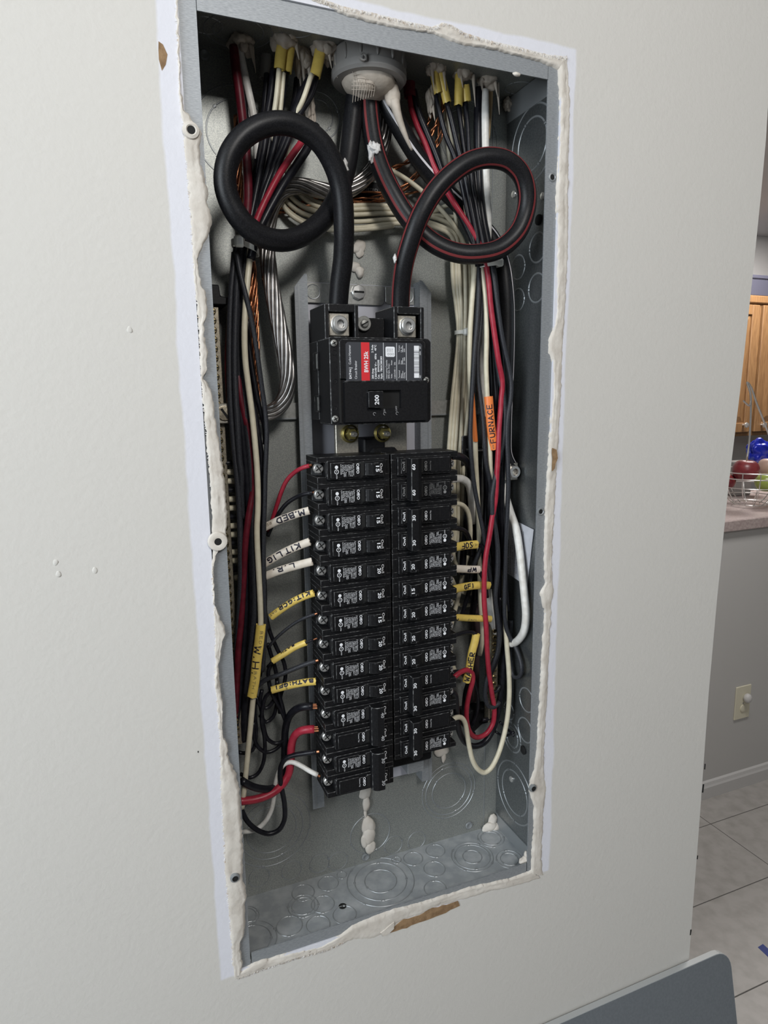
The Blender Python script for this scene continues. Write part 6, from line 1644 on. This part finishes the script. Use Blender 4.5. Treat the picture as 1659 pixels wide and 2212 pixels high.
# ------------------------------------------------------------------ neutral bars and lugs
def term_bar(name, label, x0, x1, y0, y1, z0, z1, pitch, m_screw):
    t = thing(name, label, 'terminal bar', ((x0 + x1) / 2, y1, z0))
    MB().box(x0, x1, y0, y1, z0, z1).build('bar', M['barm'], t, bevel=0.6)
    me = None
    n = int((z1 - z0 - 4) / pitch)
    for k in range(n):
        c = Vector(((x0 + x1) / 2, y0, z1 - 4 - k * pitch))
        if me is None:
            o = MB().lathe(c, BACK, [(3.3, -1), (3.3, 1.6), (2.6, 2.2), (0.1, 2.3)], 12).build('terminal_screw', m_screw, t, smooth=True)
            s0 = MB().box(c.x - 2.4, c.x + 2.4, c.y - 2.6, c.y - 2.1, c.z - 0.5, c.z + 0.5).build('slot', M['void'], o)
            me, sm, c0 = o.data, s0.data, c
        else:
            o = bpy.data.objects.new('terminal_screw', me)
            col.objects.link(o)
            o.parent = t
            o.location = (c - c0) * S
            s1 = bpy.data.objects.new('slot', sm)
            col.objects.link(s1)
            s1.parent = o
            o.rotation_euler = (0, 0, 0)
    for k in range(n):
        z = z1 - 4 - (k + 0.5) * pitch
        if k % 2 == 0:
            MB().box(x0 - 0.25, x0 + 0.1, y0 + 3, y1 - 3, z - 1.2, z + 1.2).build('wire_hole', M['void'], t)
    return t


za = [(-152.9,60,211.8)][0]
zb_ = [(-165.5,60,-232.4)][0]
t = term_bar('neutral_bar', 'long brass neutral bar with a row of screws beside the left bundle', -166.3, -154, 58, 70, zb_[2], za[2], 8.6, M['brass'])
MB().prism([(-170, za[2] + 2), (-146, za[2] + 2), (-143, za[2] + 8), (-152, za[2] + 10), (-153, za[2] + 20), (-170, za[2] + 20)], 'y', 56, 92).build('bar_bracket', M['black'], t, bevel=0.8)
c = Vector([(-154.8,50,113.1)][0])
lg = MB().box(c.x - 8.5, c.x + 8.5, 50, 66, c.z - 9.5, c.z + 9.5).build('lug', M['tin'], t, bevel=0.8)
MB().lathe((c.x - 0.5, 50, c.z), BACK, [(7.4, 0), (7.4, 0.4), (6.6, 0.6), (6.4, 2.0), (0.1, 2.4)], 22).build('lug_screw', M['barm'], lg, smooth=True)
d = Vector((0.55, 0, -0.83))
nn = Vector((0.83, 0, 0.55))
v = [Vector((c.x - 0.5, 47.45, c.z)) + d * (s * 5.6) + nn * (u * 1.1) for s, u in ((-1, -1), (1, -1), (1, 1), (-1, 1))]
MB().add(v, [(0, 1, 2, 3)]).build('screw_slot', M['void'], lg)

za = [(151.8,64,13.5)][0]
zb_ = [(154.7,64,-273.3)][0]
xm = ([(152.9,64,-208.1)][0][0])
t = term_bar('neutral_bar', 'brass neutral bar with a row of screws beside the right bundle', xm - 5.5, xm + 6.5, 60, 71, zb_[2], za[2], 8.6, M['brass'])
MB().prism([(xm - 34, zb_[2] + 14), (xm + 4, zb_[2] + 14), (xm + 12, zb_[2] - 6), (xm - 8, zb_[2] - 8), (xm - 22, zb_[2] - 18), (xm - 34, zb_[2] - 6)], 'y', 72, 90).build('bar_bracket', M['black'], t, bevel=1)
q = Vector([(170.9,62,65.3)][0])
MB().prism([(116, 52), (116, 84), (140, 88), (178, 84), (150, 70), (140, 52)], 'z', q.z - 1.2, q.z + 1.2).build('insulating_shelf', [M['black'], M['worn']], t, bevel=0.5, worn=True)
e_ = MB()
e_.tube([(116, 51.6, q.z), (140, 51.6, q.z)], 0.8, 6, smooth_path=False)
e_.tube([(140, 51.6, q.z), (150, 69.6, q.z), (178, 83.6, q.z)], 0.8, 6, smooth_path=False)
e_.tube([(140, 88, q.z + 1.2), (178, 84, q.z + 1.2)], 0.6, 6, smooth_path=False)
e_.build('shelf_edge', M['zinc'], t)
MB().box(112, 128, 68, 90, q.z - 18, q.z + 16).build('shelf_post', [M['black'], M['worn']], t, bevel=1, worn=True)
hp = MB().box(xm - 17, xm - 8, 80, 84, zb_[2] + 20, q.z - 20).build('back_strip', M['maroon'], t)
for k in range(9):
    z = q.z - 48 - k * 26
    if z > zb_[2] + 24:
        MB().lathe((xm - 12.5, 80, z), BACK, [(2.4, 0.1), (0.1, 0.1)], 12).build('strip_hole', M['void'], hp)
t = thing('neutral_lug', 'square neutral lug with a big bright screw on the right side', 'lug', [(168.2,52,38.9)][0])
c = Vector([(168.2,52,38.9)][0])
MB().box(c.x - 8.8, c.x + 8.8, c.y, c.y + 16, c.z - 10, c.z + 10).build('lug_block', M['tin'], t, bevel=0.8)
MB().lathe((c.x + 1.5, c.y, c.z), BACK, [(7.2, 0), (7.2, 5), (6.4, 6), (4.2, 6), (4.0, 3.0)], 24).build('screw_rim', M['bright'], t, smooth=True)
MB().lathe((c.x + 1.5, c.y, c.z), BACK, [(4.1, 3.2), (0.1, 2.6)], 6).build('screw_recess', M['tin'], t)

# sticker on the right wall
q = [Vector(p) for p in [(178.9,79.7,-18.3),(178.9,20.7,-24.7),(178.9,30.6,-94.4),(178.9,79.5,-88)]]
t = thing('rating_sticker', 'white printed paper sticker on the right inner wall behind the white wire', 'sticker', q[3])
n_ = Vector((-1, 0, 0))
MB().add([p for p in q] + [p + n_ * 0.3 for p in q], [(0, 1, 2, 3), (4, 7, 6, 5), (0, 4, 5, 1), (1, 5, 6, 2), (2, 6, 7, 3), (3, 7, 4, 0)]).build('paper', M['sticker'], t)
pr_ = MB()
wdir = (q[2] - q[3])
hdir = (q[0] - q[3])
for k, (s, f0, f1, hh) in enumerate((('LWN3C5R000', 0.04, 0.5, 3.0), ('CUTLER-HAMMER', 0.03, 0.62, 3.0), ('LIGHTING PANEL', 0.03, 0.55, 2.6), ('200 AMP MAX', 0.3, 0.9, 2.2), ('TYPE 1 INDOOR', 0.05, 0.5, 2.2), ('SUITABLE FOR USE AS SERVICE', 0.1, 0.95, 2.2), ('EQUIPMENT', 0.3, 0.9, 2.2), ('MAIN BREAKER LABEL', 0.15, 0.9, 3.0), ('COVERED UNDER STANDARD', 0.2, 0.9, 2.0), ('NOM', 0.15, 0.3, 2.0))):
    p = q[3] + wdir * (0.10 + k * 0.09) + hdir * f0 + n_ * 0.4
    pr_.text(s, p, hdir, Vector((0, 1, 0)) - hdir.normalized() * hdir.normalized().y, hh * 0.8, hdir.length * (f1 - f0))
pr_.build('sticker_print', M['ink'], t)
